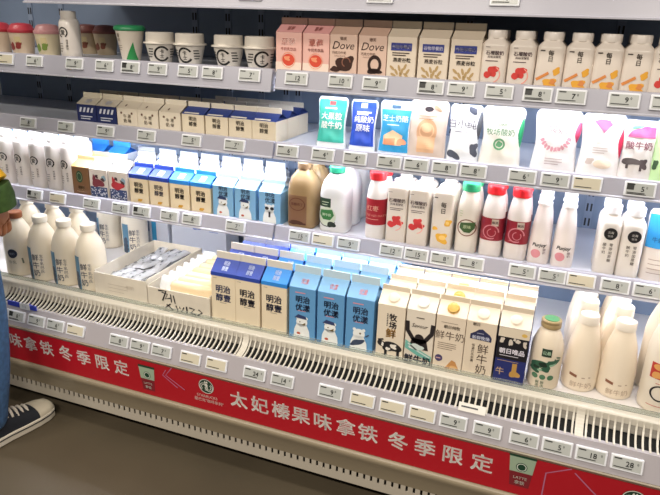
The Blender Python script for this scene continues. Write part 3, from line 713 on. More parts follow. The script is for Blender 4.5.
for k in range(3):
    stock(wt, 'white topped carton behind the small cartons, %s row back' % ORD[k], (143, 164, 185, 206, 227.5, 249, 271), Y_UP + .0825 + k * .08, Z2, 1)
# ================================================================== third shelf: jugs and bottles
GP = [(.042, 0), (.046, .004), (.0475, .012), (.0475, .120), (.045, .140), (.038, .162), (.026, .178), (.0205, .184), (.0205, .190)]
t = bottle('gold_milk_jug', GP, '#a08560', ('#84694c', [(.0215, .186), (.023, .188), (.023, .205), (.021, .2075)]), e=3.4, cat='jug', rough=.25, yr=.95)
ink(t, 'brown_label', '#7d5a40', [rect(-.036, .026, .014, .108, 10, 6)])
ink(t, 'label_ring', '#5a2f22', [arc(-.006, .080, .026, .0028, sz=.75), tx('焦糖布丁', .0105, -.006, .080, .02)], 2)
ink(t, 'dessert_picture', '#4a2a1c', [blob(-.008, .020, .022, .008, 3), rect(-.034, .024, .014, .020)], 2)
stock(t, 'gold plastic milk jug with brown label', (298.5,), Y_UP, Z2, 2)
t = bottle('white_milk_jug', GP, '#e2e2e2', ('#2f9f78', [(.0215, .186), (.0245, .188), (.0245, .204), (.022, .2075)]), e=3.0, cat='jug', rough=.3, yr=.95)
ink(t, 'green_label', '#22402f', [rect(-.042, -.002, .084, .112, 8, 3)])
ink(t, 'round_label', '#cfd6c4', [ell(-.014, .055, .030, .030)], 2)
ink(t, 'green_badge', '#3b7a42', [poly([(-.034, .074), (.004, .078), (.010, .060), (-.002, .044), (-.026, .044), (-.038, .058)])], 3)
ink(t, 'badge_lettering', '#d3e0c4', [tx('鲜牛奶', .010, -.014, .060, .02), lines(-.03, -.008, .100, 2, .008, .002)], 4)
ink(t, 'dark_spot', '#2a332c', [blob(.002, .030, .013, .010, 3), arc(-.014, .055, .032, .003, 190, 330)], 3)
stock(t, 'white milk jug with green cap and round green label', (330.5,), Y_UP, Z2, 3)
BP = [(.0285, 0), (.031, .003), (.032, .010), (.032, .118), (.031, .135), (.0275, .158), (.0235, .173), (.0215, .180), (.0215, .186)]
RC_ = lambda c: (c, [(.0225, .182), (.0255, .184), (.0255, .203), (.0235, .207)])
t = bottle('red_wrapped_bottle', BP, '#e4dfdb', RC_('#cf2a30'), wrap=(.048, .128, '#a3202e'), group='red wrapped bottles')
ink(t, 'label_lettering', '#d9a08c', [tx('红枣', .018, -.004, .100, .02), tx('酸牛奶 RED DATE', .0085, 0, .078, .0), lines(-.024, .024, .066, 1, .004, .002)], 3)
stock(t, 'white bottle with red wrap label and red cap', (372,), Y_UP, Z2, 2)
TT = [(.0290, 0), (.0305, .002), (.0312, .006), (.0312, .168), (.0300, .173), (.0215, .181)]
def slim_carton(kind):
    t = bottle('slim_yogurt_carton', TT, '#ddd3c9', ('#ded9d4', [(.0165, .178), (.0185, .180), (.0185, .190), (.0165, .192)]), e=8., cat='carton', group='slim fruit cartons')
    if kind == 'red':
        ink(t, 'printed_lettering', '#4a2f36', [tx('石榴酸奶', .0125, .0, .134, .02), tx('风味发酵乳', .0082, 0, .122, .01), lines(-.020, .020, .110, 2, .005, .0018), lines(-.026, -.012, .158, 1, .004)])
        ink(t, 'fruit_picture', '#cc3a3c', [blob(.002, .074, .014, .013, 5), blob(-.012, .060, .012, .011, 8), blob(.014, .066, .008, .008, 9)])
        ink(t, 'fruit_highlight', '#f0a496', [arc(-.002, .062, .020, .0025, -80, 50)], 2)
    else:
        ink(t, 'printed_lettering', '#4a4038', vt('每日', .017, .002, .138, 1.1, .02) + [lines(-.026, -.014, .158, 1, .004, .003)])
        ink(t, 'fruit_picture', '#e3ad3c', [blob(.004, .038, .018, .015, 5), blob(.018, .086, .010, .010, 2), blob(-.018, .066, .007, .006, 3)])
        ink(t, 'fruit_slice', '#efc878', [ell(.006, .040, .010, .007), ell(.017, .086, .005)], 2)
    return t
stock(slim_carton('red'), 'slim white yogurt carton with red fruit, third shelf', (394, 415), Y_UP, Z2, 2, gap=.006)
stock(slim_carton('yellow'), 'slim white yogurt carton with yellow fruit, third shelf', (439,), Y_UP, Z2, 2, gap=.006)
t = bottle('green_capped_bottle', BP, '#e0d8cd', RC_('#2f9a68'), e=2.6)
ink(t, 'ring_label', '#7a4638', [arc(.002, .080, .025, .003, sz=.95)])
ink(t, 'green_badge', '#3f5a34', [poly([(-.016, .094), (.024, .098), (.024, .080), (.012, .066), (-.004, .066), (-.018, .078)])], 2)
ink(t, 'badge_lettering', '#b9c29c', [tx('原味', .011, .003, .083, .02), lines(-.020, -.012, .128, 3, .007, .002)], 3)
stock(t, 'white yogurt bottle with green cap and brown ring', (463,), Y_UP, Z2, 2)
t = bottle('red_capped_bottle', BP, '#e4dcd8', RC_('#d9262c'), wrap=(.052, .118, '#8f2534'), e=2.3, group='red capped bottles')
ink(t, 'label_swirl', '#c9808a', [arc(.0, .078, .020, .003, 0, 300), arc(.002, .076, .011, .002, 100, 400), lines(-.018, .012, .060, 1, .004)], 3)
ink(t, 'label_patch', '#b9a89a', [rect(.0, .018, .096, .116, 4, 2)], 3)
ink(t, 'patch_lettering', '#4a3038', [tx('甄选', .008, .009, .106, .02)], 4)
stock(t, 'white yogurt bottle with dark red label and red cap', (487.5, 512.5), Y_UP, Z2, 2)
PJ = [(.0270, 0), (.0290, .003), (.0295, .010), (.0295, .050), (.0275, .095), (.0225, .135), (.0165, .165), (.0160, .172)]
t = bottle('tapered_yogurt_bottle', PJ, '#e6dcd9', ('#eeebea', [(.0170, .168), (.0195, .170), (.0195, .176), (.0175, .178), (.0175, .194), (.016, .197)]), group='tapered bottles with pink dot')
ink(t, 'printed_title', '#2a2428', [tx('Purjoy', .0135, .001, .058, .03, shear=.25)])
ink(t, 'pink_dot', '#d98f98', [ell(-.006, .034, .0125)])
ink(t, 'printed_lettering', '#8a7478', vt('酸奶', .008, .015, .046))
stock(t, 'tapered white yogurt bottle with pink dot', (536, 560), Y_UP, Z2, 2, gap=.004)
BK = [(.0255, 0), (.0275, .003), (.0285, .008), (.0285, .140), (.0265, .150), (.0190, .162), (.0175, .168), (.0175, .172)]
t = bottle('black_dotted_bottle', BK, '#e4ddd6', ('#efeef0', [(.0185, .168), (.021, .170), (.021, .190), (.019, .192)]), e=3.2, group='white bottles with black dot')
ink(t, 'black_dot', '#1d1c20', [ell(.002, .118, .0165)])
ink(t, 'dot_lettering', '#c9c4be', [tx('北海', .0075, .002, .122, .02), tx('牧场', .0065, .002, .112, .01)], 2)
ink(t, 'printed_lettering', '#6a625c', vt('零添加蔗糖', .0095, .008, .088, 1.15, .01) + vt('酸牛奶', .0095, -.008, .088, 1.15, .01))
stock(t, 'white yogurt bottle with round black mark', (602, 625), Y_UP, Z2, 2, gap=.004)
t = pouch('blue_topped_pack', .078, .190, '#e2d9d2', None, th=.052, waist=.0)
ink(t, 'blue_top', '#2a96d8', [rect(-.037, .037, .090, .178, 8, 8)])
ink(t, 'printed_lettering', '#1f5f9a', [tx('牛奶', .014, -.010, .112, .02)], 2)
ink(t, 'printed_mark', '#a89488', [lines(-.024, .024, .060, 4, .012, .002)])
spawn(t, (xat(654, Y_UP, Z2), Y_UP + .03, Z2), 'tall pack with glossy blue top half, right picture edge')
# ================================================================== bottom deck: left bottles
WP = [(.044, 0), (.0485, .004), (.0505, .014), (.0505, .120), (.048, .145), (.040, .172), (.028, .194), (.0215, .203), (.0205, .214)]
def milk_bottle(capc, kind):
    t = bottle('milk_bottle', WP, '#e3d9c6', (capc, [(.0225, .208), (.025, .210), (.025, .228), (.0225, .231)]), group='large white milk bottles on the bottom deck', rough=.35)
    if kind == 'dot':
        ink(t, 'dark_dot', '#2d3140', [ell(.006, .088, .017)]); ink(t, 'dot_lettering', '#8a90a4', [tx('鲜奶', .009, .006, .088, .01)], 2)
        ink(t, 'printed_lettering', '#6f7466', [tx('牛乳', .014, .004, .056, .0), stroke([(.034, .07), (.036, .05)], .004)])
    else:
        ink(t, 'teal_strip', '#5c86a0', [rect(-.042, -.018, .006, .126, 4, 8)]); ink(t, 'dark_strip', '#3c4a5c', [blob(-.031, .058 - .02 * k, .009, .012, k) for k in range(3)], 2)
        ink(t, 'printed_lettering', '#3f4658', vt('鲜牛奶', .026, -.004, .092, 1.1, .01) + [tx(c_, .013, .017, .098 - .0145 * k_, .0) for k_, c_ in enumerate('生牛乳巴氏')])
    return t
tA, tB = milk_bottle('#8a4f2c', 'dot'), milk_bottle('#e6dfd0', 'teal')
mb = lambda t, px, Y, lab, rz=0, lite=False: spawn(t, (xat(px, Y, Z1), Y + .0505, Z1), lab, math.radians(rz), lite)
mb(tA, 12, Y_BOT, 'large milk bottle with brown cap and dark round mark', 10)
for i, px in enumerate((36.5, 60, 84)): mb(tB, px, Y_BOT, 'large white milk bottle with blue strip label, front row, %s' % ('left', 'middle', 'right')[i], 14)
for i, px in enumerate((24, 49, 73)): mb(tB, px, Y_BOT + .15, 'large white milk bottle, second row, %s one' % ('left', 'middle', 'right')[i], 8, True)
mb(tB, 104, .20, 'large white milk bottle behind the left tray', 4)
mb(tB, 128.5, .185, 'large white milk bottle half hidden behind left tray wrappers', 30)
# trays with wrapped goods
def tray(x0, x1, y0, y1, h, label, marks):
    r = root('cardboard_tray', ((x0 + x1) / 2, (y0 + y1) / 2, Z1), label, 'tray', 'cardboard trays'); hx, hy, t = (x1 - x0) / 2, (y1 - y0) / 2, .003
    cm = mat('#d6cdbd', .6, noise=.04, nscale=25)
    obj('tray_base', G().box(-hx, hx, -hy, hy, 0, t).mesh('tray_base', cm), r)
    fr = obj('front_wall', G().box(-hx, hx, -hy, -hy + t, t, h * .93).mesh('front_wall', cm), r); obj('rear_wall', G().box(-hx, hx, hy - t, hy, t, h).mesh('rear_wall', cm), r)
    for s in (-1, 1): obj('side_wall', G().box(min(s * hx, s * (hx - t)), max(s * hx, s * (hx - t)), -hy + t, hy - t, t, h).mesh('side_wall', cm), r)
    for nm, c, sh in marks(hx, h):
        o = printed(flat(-hy - .0002), nm, c, sh); obj(nm, o[1], fr)
    return r
TX0, TX1, TX2 = xat(96, Y_BOT, Z1), xat(148.5, Y_BOT, Z1), xat(210.5, Y_BOT, Z1)
tray(TX0, TX1 - .002, Y_BOT, .165, .090, 'white cardboard tray of clear wrapped packets, left of handwritten tray',
     lambda hx, h: [('faint_print', '#bdb2a2', [lines(-.05, .03, .05, 3, .012, .002), tx('鲜奶', .016, .04, .05, .0)])])
def scribble(hx, h):
    return [('handwriting', '#1f1d22', [stroke([(-.075, .064), (-.045, .066), (-.060, .030)], 0.0058), stroke([(-.062, .060), (-.040, .056), (-.050, .038), (-.030, .044)], 0.0043), stroke([(-.028, .058), (-.026, .030)], 0.0043), stroke([(-.018, .056), (-.012, .028)], 0.0043),
            stroke([(-.030, .024), (-.050, .008)], 0.0043), stroke([(-.045, .020), (-.020, .004)], 0.0043), stroke([(-.010, .022), (-.002, .004), (.004, .020), (.012, .004), (.020, .022)], 0.0051), stroke([(.030, .026), (.032, .002)], 0.0058), stroke([(.040, .024), (.060, .022), (.046, .008), (.066, .004)], 0.0051), stroke([(.074, .024), (.088, .016), (.070, .002)], 0.0051)])]
tray(TX1 + .001, TX2, Y_BOT, .155, .076, 'white cardboard tray with black handwriting on its front', scribble)
def packet(w_, l_, th, seed):
    rd = random.Random(seed); nx, ny = 8, 12; V = []; F = []
    for s in (1, -1):
        k0 = len(V)
        for i in range(ny + 1):
            for j in range(nx + 1):
                a, b = 2 * j / nx - 1, 2 * i / ny - 1
                V.append((a * w_ / 2, b * l_ / 2, s * th / 2 * max(0, (1 - abs(a) ** 2.5) * (1 - abs(b) ** 4)) ** .5 + (.0014 * rd.uniform(-1, 1) if s > 0 else 0)))
        for i in range(ny):
            for j in range(nx): q = k0 + i * (nx + 1) + j; F.append((q, q + 1, q + nx + 2, q + nx + 1))
    return G().add(V, F)
film = mat('#c9cacd', .12, bump=.8, nscale=70, trans=.35)
packs = [packet(.036, .105, .022, s).mesh('packet_body', film, smooth=True, angle=80) for s in range(3)]
dash = printed(lambda x, z: ((x, z, .0118), (0, 0, 1)), 'dark_mark', '#33353c', [rect(-.004, .004, .008, .024, 1, 1), rect(-.010, -.005, -.032, -.022, 1, 1), rect(.006, .010, -.012, -.004, 1, 1)])[1]
k = 0
for row in range(3):
    for c in range(5):
        for ly in range(3):
            if ly == 2 and c in (0, 4): continue
            x = TX0 + .026 + c * .0395 + random.uniform(-.002, .002); y = Y_BOT + .060 + row * .108; z = Z1 + .018 + ly * .023
            if y + .056 > .16: y = .105
            r = root('wrapped_packet', (x, y, z + .002), 'clear film wrapped packet in left tray, %s row, %s from left, %s' % (('front', 'middle', 'back')[row], ORD[c], ('bottom layer', 'middle layer', 'top layer')[ly]), 'packet', 'wrapped packets in the left tray', random.uniform(-.32, .32) if ly == 2 else random.uniform(-.05, .05), random.uniform(-.14, .14) if ly == 2 else 0.)
            obj('packet_body', packs[k % 3], r)
            if ly: obj('dark_mark', dash, r)
            k += 1
cream = mat('#e2cda6', .3, bump=.25, nscale=30)
cp = [packet(.19, .074, .034, 10 + s).mesh('pouch_body', cream, smooth=True, angle=80) for s in range(2)]
rim = packet(.052, .080, .040, 20).mesh('film_end', mat('#e6e8ea', .15, bump=.5, nscale=60), smooth=True, angle=80)
for i in range(7):
    y = Y_BOT + .034 + i * .042
    r = root('cream_sachet', ((TX1 + TX2) / 2 + .012, y, Z1 + .054), 'cream sachet with clear film end in handwritten tray, %s from front' % ORD[i], 'sachet', 'cream sachets in the handwritten tray', 0, math.radians(74))
    obj('sachet_body', cp[i % 2], r); obj('film_end', rim, r, (-.076, .006, 0))
# white display boxes behind the trays
def white_box(px0, px1, Y, h, lab, logo):
    x0, x1 = xat(px0, Y, Z1 + .1), xat(px1, Y, Z1 + .1); wv = x1 - x0
    t = dict(name='display_box', cat='box', d=.1, group=None, parts=[part('box_body', G().box(-wv / 2, wv / 2, -.05, .05, 0, h).mesh('box_body', mat('#dfe2ec', .4), bevel=.002)), part('box_lid_flap', G().box(-wv / 2 + .004, wv / 2 - .004, -.046, .046, h, h + .003).mesh('box_lid_flap', mat('#d3d7e2', .4)))], surf=lambda x, z: ((x, -.05, z), (0, -1, 0)))
    logo(t, wv); spawn(t, ((x0 + x1) / 2, Y + .05, Z1), lab)
def lg1(t, wv):
    ink(t, 'cyan_stripe', '#3f9fd0', [rect(-wv / 2 + .012, -wv / 2 + .034, .02, .195, 2, 4)]); ink(t, 'printed_lettering', '#4a5468', vt('鲜奶', .02, -wv / 2 + .055, .17) + [lines(.0, .06, .15, 4, .012, .002)])
def lg2(t, wv):
    ink(t, 'blue_logo', '#2b4fa0', [ell(-wv / 2 + .045, .150, .022, .012)]); ink(t, 'logo_lettering', '#dfe6f4', [tx('MILK', .012, -wv / 2 + .045, .150, .02)], 2); ink(t, 'printed_lettering', '#5a78c0', [blob(-wv / 2 + .12, .115, .018, .010, 3), lines(.05, .1, .13, 3, .012, .002)])
white_box(149, 168, .300, .200, 'white display box with cyan stripe behind the left tray', lg1)
white_box(171, 226, .300, .195, 'white display box with blue oval logo behind handwritten tray', lg2)
# ================================================================== bottom deck: cartons
BG = dict(w=.0835, hb=.166, hr=.032, hf=.022)
def meiji_big(blue, group):
    t = carton('milk_carton', body='#e2d3b8', roof=blue, fin='#d9d2c4', band=(.012, blue), group=group, **BG)
    ink(t, 'printed_lettering', '#2a3050', two('明治', '醇壹', .0265, 0, .098, .03))
    ink(t, 'printed_small', '#7a7466', [lines(-.012, .016, .066, 1, .004, .0015), lines(-.034, -.018, .147, 1, .004), lines(-.01, .01, .012, 1, .004)])
    ink(t, 'roof_logo', '#c9d3ea', two('明治', '醇壹', .0105, .002, .182, .03))
    ink(t, 'fin_seal', '#2a2a30', [])
    t['parts'].pop(); return t
t1, t2 = meiji_big('#2b449f', 'dark blue topped large cartons'), meiji_big('#2f86d8', 'bright blue topped large cartons')
stock(t1, 'large cream milk carton with dark blue roof, bottom deck', (224, 248), Y_BOT, Z1, 5)
stock(t2, 'large cream milk carton with bright blue roof, bottom deck', (274,), Y_BOT, Z1, 5)
def bear_big(v_):
    t = carton('light_blue_milk_carton', body='#5f97c8', roof='#75a8d2', fin='#bcd2de', group='light blue large cartons', **BG)
    ink(t, 'printed_lettering', '#1f2c48', two('明治', '优漾', .0235, .002, .116, .03)); ink(t, 'printed_small', '#d98f96', [lines(-.022, .018, .150, 1, .005, .003), lines(-.014, .018, .092, 1, .004, .0018), tx('优漾', .012, .002, .180, .02)])
    bear_prints(t, 1.0, v_); return t
BC = bear_big('cap'); BS = bear_big('scarf')
stock(BC, 'large light blue carton with capped white bear, bottom deck', (301.5, 329.5), Y_BOT, Z1, 5)
stock(BS, 'large light blue carton with scarfed white bear, bottom deck', (358,), Y_BOT, Z1, 5)
RG = dict(w=.0795, hb=.164, hr=.030, hf=.014)
t = carton('cow_milk_carton', body='#e0d3bf', fin='#d6c9b4', cap=(.015, '#ddcfba', .004), group=None, **RG)
ink(t, 'printed_lettering', INK, vt('牧场', .023, .006, .128, 1.05, .03) + [lines(-.012, -.008, .136, 8, .005, .003)])
ink(t, 'gold_lettering', '#b98a36', [tx('鲜', .030, .002, .078, .03)])
ink(t, 'cow_picture', '#211f22', [blob(.006, .036, .026, .017, 3), ell(-.024, .042, .012, .009, -.4), rect(-.014, -.006, .006, .030, 1, 1), rect(.022, .030, .004, .030, 1, 1), stroke([(-.034, .052), (-.018, .056)], .005)])
ink(t, 'cow_spots', '#e8e2d8', [blob(.012, .038, .010, .007, 5), blob(-.020, .040, .004, .006, 6), blob(-.004, .028, .006, .006, 8)], 2)
stock(t, 'cream milk carton with black and white cow', (388.5,), Y_BOT, Z1, 3)
t = carton('teal_wave_milk_carton', body='#ddd3c4', fin='#d3c7b4', cap=(.016, '#e2dbd0', .005), **RG)
ink(t, 'dark_figure', '#241f22', [stroke([(-.036, .128), (-.034, .100), (-.016, .074), (0, .066)], .012), stroke([(.036, .128), (.034, .100), (.016, .074), (0, .066)], .012), blob(0, .080, .013, .013, 3, amp=.1), poly([(-.020, .078), (.020, .078), (.028, .046), (-.028, .046)])])
ink(t, 'teal_wave', '#6fb0a4', [poly([(-.038, .070), (-.022, .060), (.0, .046), (.038, .030), (.038, .016), (-.002, .026), (-.038, .044)])], 2)
ink(t, 'wave_crest', '#c9d6d2', [blob(-.006, .052, .020, .010, 4), stroke([(-.030, .060), (.0, .040), (.034, .026)], .004)], 3)
ink(t, 'printed_title', '#2f3f66', [tx('鲜牛奶', .026, 0, .014, .03)], 4)
ink(t, 'printed_lettering', '#5a5048', [tx('Savour', .016, .0, .118, .01, shear=.3), lines(-.012, .016, .142, 1, .004, .003)])
stock(t, 'cream milk carton with dark raised arms figure and teal wave', (417,), Y_BOT, Z1, 3)
t = carton('yellow_capped_milk_carton', body='#dfd0bc', fin='#d3c4ae', cap=(.015, '#c9a24a', .008), **RG)
ink(t, 'printed_title', '#4a3a30', [tx('鲜牛奶', .027, .0, .106, .0)]); ink(t, 'printed_lettering', '#6a584a', [tx('朝日纯牧', .011, .004, .132, .02), lines(-.03, .02, .082, 4, .006, .0016), lines(-.026, .03, .144, 1, .004)])
ink(t, 'purple_seal', '#4a4068', [ell(-.024, .034, .0105)]); ink(t, 'seal_mark', '#c9a0a0', [lines(-.032, -.016, .034, 1, .004, .003)], 2); ink(t, 'cheese_picture', '#c08a52', [poly([(-.006, .006), (.012, .034), (.022, .030), (.034, .006)])]); ink(t, 'cheese_light', '#d9b07a', [blob(.018, .012, .010, .006, 3)], 2)
stock(t, 'cream milk carton with yellow cap and brown picture', (446,), Y_BOT, Z1, 3)
t = carton('crest_milk_carton', body='#ddceb9', fin='#d0c2ae', cap=(.015, '#ddd0bd', .004), **RG)
ink(t, 'navy_crest', '#2b2f52', [poly([(-.027, .112), (-.027, .126), (-.015, .134), (-.006, .142), (.004, .144), (.012, .138), (.024, .130), (.029, .122), (.029, .110)])]); ink(t, 'crest_lettering', '#c9cde0', [tx('新鲜牧场', .0115, .001, .118, .02), lines(-.010, .012, .131, 1, .004)], 2)
ink(t, 'printed_title', '#45342c', vt('鲜牛奶', .031, .010, .086, 1.0, .0)); ink(t, 'printed_lettering', '#6a584a', vt('低温巴氏杀菌', .0085, -.016, .094, 1.1) + [tx('朝日', .010, -.014, .156, .02)])
stock(t, 'cream milk carton with navy crest and vertical lettering', (475.5,), Y_BOT, Z1, 3)
t = carton('navy_milk_carton', body='#262f6c', roof='#d9ccba', fin='#cdbfac', cap=(.014, '#dccfbd', .004), **RG)
ink(t, 'cream_top', '#dccfba', [rect(-.0392, .0392, .136, .1636)]); ink(t, 'black_panel', '#17151c', [rect(-.0392, .0392, .072, .136)], 2); ink(t, 'cow_pattern', '#cfc4b8', [blob(-.028, .126, .006, .008, 2), blob(-.006, .122, .005, .010, 3), blob(.012, .128, .006, .006, 4), blob(.030, .122, .005, .009, 5), blob(.003, .132, .004, .004, 6)], 3)
ink(t, 'printed_title', '#dfdbe6', [tx('朝日唯品', .0165, .0, .096, .03), lines(-.03, .03, .082, 1, .004, .0015)], 3); ink(t, 'gold_emblem', '#b98f4a', [blob(.014, .030, .013, .010, 3), rect(.006, .018, .036, .062, 2, 2)]); ink(t, 'printed_lettering', '#c9a884', [tx('牛', .024, -.024, .034, .0), lines(-.034, .034, .066, 1, .004, .0012)]); ink(t, 'gold_dot', '#d9b45c', [ell(.026, .148, .007, .005)], 2)
stock(t, 'navy milk carton with black panel and gold emblem', (507,), Y_BOT, Z1, 3)
# green leaf bottle and pale bottles
GB = [(.036, 0), (.0395, .004), (.041, .012), (.041, .105), (.039, .125), (.032, .148), (.0245, .163), (.0215, .168), (.0205, .174)]
t = bottle('green_leaf_bottle', GB, '#e0d2bd', ('#a08a62', [(.0235, .170), (.0255, .172), (.0255, .180), (.0245, .182), (.0255, .184), (.0255, .190), (.0235, .192)]), rough=.3)
t['parts'].append(part('cap_disc', G().loft([ring(.0185, .0185, .1915), ring(.0185, .0185, .1935)]).mesh('cap_disc', mat('#4a8a5c', .4)), 'cap'))
ink(t, 'green_plate', '#20382a', [rect(-.011, .013, .100, .122, 4, 3)]); ink(t, 'plate_lettering', '#a9c4a8', [tx('公悬', .0105, .001, .111, .02)], 2)
ink(t, 'leaf_picture', '#2f5a44', [blob(-.014, .074, .020, .012, 3, rot=.3), blob(.016, .082, .018, .008, 4, rot=.5), blob(-.022, .058, .012, .008, 5), blob(.004, .066, .012, .010, 6)] + [ell(-.030 + .006 * q, .058 + .0035 * q + .006 * math.sin(q * 2.1), .006, .0022, q * .9, 8, 1) for q in range(11)]); ink(t, 'leaf_dark', '#16281f', [blob(-.004, .076, .010, .007, 7), blob(-.020, .066, .006, .005, 8)], 2); ink(t, 'leaf_light', '#8fb79a', [blob(.018, .078, .008, .003, 9, rot=.5), blob(-.010, .060, .006, .003, 2)], 3)
ink(t, 'round_badges', '#4f7a5c', [ell(-.020 + .019 * q, .040, .0075) for q in range(3)]); ink(t, 'badge_lettering', '#41664c', sum([vt('鲜活', .009, -.012 + .012 * q, .024) for q in range(2)], []), 1)
stock(t, 'round milk bottle with green leaf print, tan cap', (540.5,), Y_BOT, Z1, 1)
PB = [(.040, 0), (.0435, .004), (.0450, .014), (.0450, .060), (.0425, .100), (.036, .140), (.028, .168), (.0235, .182), (.0225, .194)]
t = bottle('pale_milk_bottle', PB, '#e4d6c2', ('#e6ddd0', [(.0230, .184), (.0245, .186), (.0245, .206), (.0225, .209)]), rough=.4, group='pale tapered milk bottles')
ink(t, 'brown_swatch', '#8a5a44', [poly([(-.026, .054), (-.008, .050), (-.008, .042), (-.026, .046)])]); ink(t, 'printed_lettering', '#b09a86', [tx('鲜牛奶', .018, .004, .022, -.01), lines(.004, .014, .044, 1, .004, .003), lines(.020, .026, .046, 1, .004, .003)])
stock(t, 'pale tapered milk bottle with small brown swatch', (577, 613), Y_BOT + .03, Z1, 4, gap=.004)
QB = [(.040, 0), (.0445, .004), (.046, .014), (.046, .165), (.042, .195), (.032, .228), (.025, .246), (.0225, .256), (.0225, .264)]
t = bottle('tall_milk_bottle', QB, '#e2d8c8', ('#e3d9ca', [(.0245, .258), (.027, .260), (.027, .280), (.025, .283)]), rough=.4, group='tall bottles at the right edge')
ink(t, 'red_picture', '#b8352c', [rect(-.034, .026, .098, .140, 6, 3)]); ink(t, 'biscuit_picture', '#d9a05c', [blob(-.018, .108, .012, .010, 3), blob(.010, .112, .012, .010, 4), ell(-.020, .130, .010, .008)], 2)
ink(t, 'black_letter', '#1f1c1e', [arc(-.006, .060, .020, .004, 40, 320)]); ink(t, 'printed_lettering', '#c27a6a', [lines(-.03, .02, .024, 1, .004, .002), lines(-.02, .02, .086, 1, .004, .002)])
stock(t, 'tall pale bottle with red picture at right picture edge', (657,), Y_BOT, Z1, 2, gap=.01)
# blue plastic clip with a small white card on the grille at the left
r = root('shelf_clip', (xat(22, -.275, .428), -.275, .4175), 'small dark blue plastic clip with white card below the grille', 'clip', None)
obj('clip_body', G().box(-.062, .062, -.003, .003, 0, .017).mesh('clip_body', mat('#2b3aa0', .4), bevel=.001), r)
cdm = obj('card', G().box(-.006, .036, -.0045, -.003, -.002, .020).mesh('card', mat('#dcdcda', .4)), r)
obj('card_lettering', printed(flat(-.0046), 'card_lettering', '#6a6f8a', [tx('112', .013, .015, .009, .0)])[1], r)
r = root('loose_card', (xat(472, -.262, .42), -.2705, .4172), 'small white card lying on the grille near the crest carton', 'card', None, 0, math.radians(-30))
obj('card_sheet', G().box(-.035, .035, -.001, .001, 0, .022).mesh('card_sheet', mat('#e0ddd6', .4)), r); obj('card_line', printed(flat(-.0012), 'card_line', '#4a4a50', [lines(-.028, .026, .012, 1, .004, .004)])[1], r)
# ================================================================== the shopper at the left edge
def skin_mesh(name, verts, edges, material, parent, rootv=0, levels=2):
    me = bpy.data.meshes.new(name); me.from_pydata([v[:3] for v in verts], edges, []); me.materials.append(material)
    o = bpy.data.objects.new(name, me); COL.objects.link(o)
    o.modifiers.new('skin', 'SKIN').use_smooth_shade = True
    for i, v in enumerate(verts):
        me.skin_vertices[0].data[i].radius = (v[3], v[4] if len(v) > 4 else v[3])
    me.skin_vertices[0].data[rootv].use_root = True
    sb = o.modifiers.new('smooth', 'SUBSURF'); sb.levels = levels; sb.render_levels = levels
    o.parent = parent
    return o
PX, PY = -1.75, -.46
person = root('person', (PX, PY, 0), 'shopper in blue jeans, green jacket and black canvas shoes, left picture edge', 'person')
jean = mat('#3c5f86', .8, noise=.25, nscale=60, bump=.2); skin = mat('#b57a58', .55)
lv = []; le = []
def chain(pts, start=None):
    k = len(lv); lv.extend(pts); prev = start
    for i in range(len(pts)):
        if prev is not None: le.append((prev, k + i))
        prev = k + i
    return prev
chain([(0, 0, .98, .155, .12)]); chain([(0, 0, .90, .165, .13)], 0)
for s in (1, -1):
    chain([(s * .10, .0, .80, .095), (s * .115, .012, .62, .090), (s * .122, .02, .46, .078), (s * .122, .0, .28, .076), (s * .112, -.015, .12, .064), (s * .108, -.02, .055, .064)], 1)
skin_mesh('jeans', lv, le, jean, person)
# body: head, neck, right hand and left hand, ankles inside clothes (one mesh)
lv, le = [], []
c0 = chain([(0, 0, 1.0, .10, .08), (0, -.01, 1.2, .10, .08), (0, -.01, 1.34, .085, .065), (0, 0, 1.46, .048), (0, .01, 1.54, .055), (0, .02, 1.62, .078, .092), (0, .015, 1.70, .070, .085)])
for s in (1, -1):
    e = chain([(s * .15, -.01, 1.335, .045), (s * .178, -.02, 1.12, .038), (s * .250, .02, .88, .028), (s * .252, .03, .835, .024)], 2)
    p = chain([(s * .250, .036, .808, .030, .016)], e)
    for j, (dy, ln) in enumerate(((-.026, .060), (-.009, .068), (.009, .070), (.026, .062))):
        chain([(s * .243, .04 + dy, .778, .009), (s * .238, .043 + dy, .778 - ln * .42, .0085), (s * .218, .046 + dy, .778 - ln * .62, .0075)], p)
    chain([(s * .232, .066, .800, .010), (s * .222, .078, .776, .0095), (s * .214, .082, .758, .008)], p)
    chain([(s * .10, .0, .80, .06), (s * .108, .02, .46, .045), (s * .108, -.015, .12, .035), (s * .108, -.01, .055, .036)], 0)
skin_mesh('body', lv, le, skin, person)
lv, le = [], []
chain([(0, 0, .86, .185, .150), (0, 0, 1.02, .165, .130), (0, -.01, 1.22, .158, .120), (0, -.005, 1.345, .118, .098), (0, 0, 1.455, .068)])
for s in (1, -1): chain([(s * .150, -.01, 1.345, .068), (s * .182, -.015, 1.24, .062), (s * .178, -.02, 1.12, .058), (s * .188, -.005, 1.02, .052), (s * .217, .005, .945, .048)], 3)
skin_mesh('jacket', lv, le, mat('#44602c', .8, noise=.2, nscale=40), person)
for s in (1, -1):
    g = G().tube([(s * .220, .004, .945), (s * .252, .014, .898)], [.050, .055], 20); obj('yellow_sleeve_band', g.mesh('yellow_sleeve_band', mat('#e0ab1c', .6), smooth=True), person)
    g = G().tube([(s * .252, .014, .898), (s * .258, .020, .865), (s * .258, .026, .835)], [.053, .054, .050], 20); obj('sleeve_cuff', g.mesh('sleeve_cuff', mat('#3d5a26', .8, noise=.3, nscale=50), smooth=True), person)
hair = G().loft([ring(.098 * q, .108 * q, z, 2, 20, 0, .005) for q, z in ((.85, 1.60), (1, 1.66), (1, 1.72), (.85, 1.78), (.45, 1.815))]); obj('hair', hair.mesh('hair', mat('#1d1916', .7), smooth=True), person)
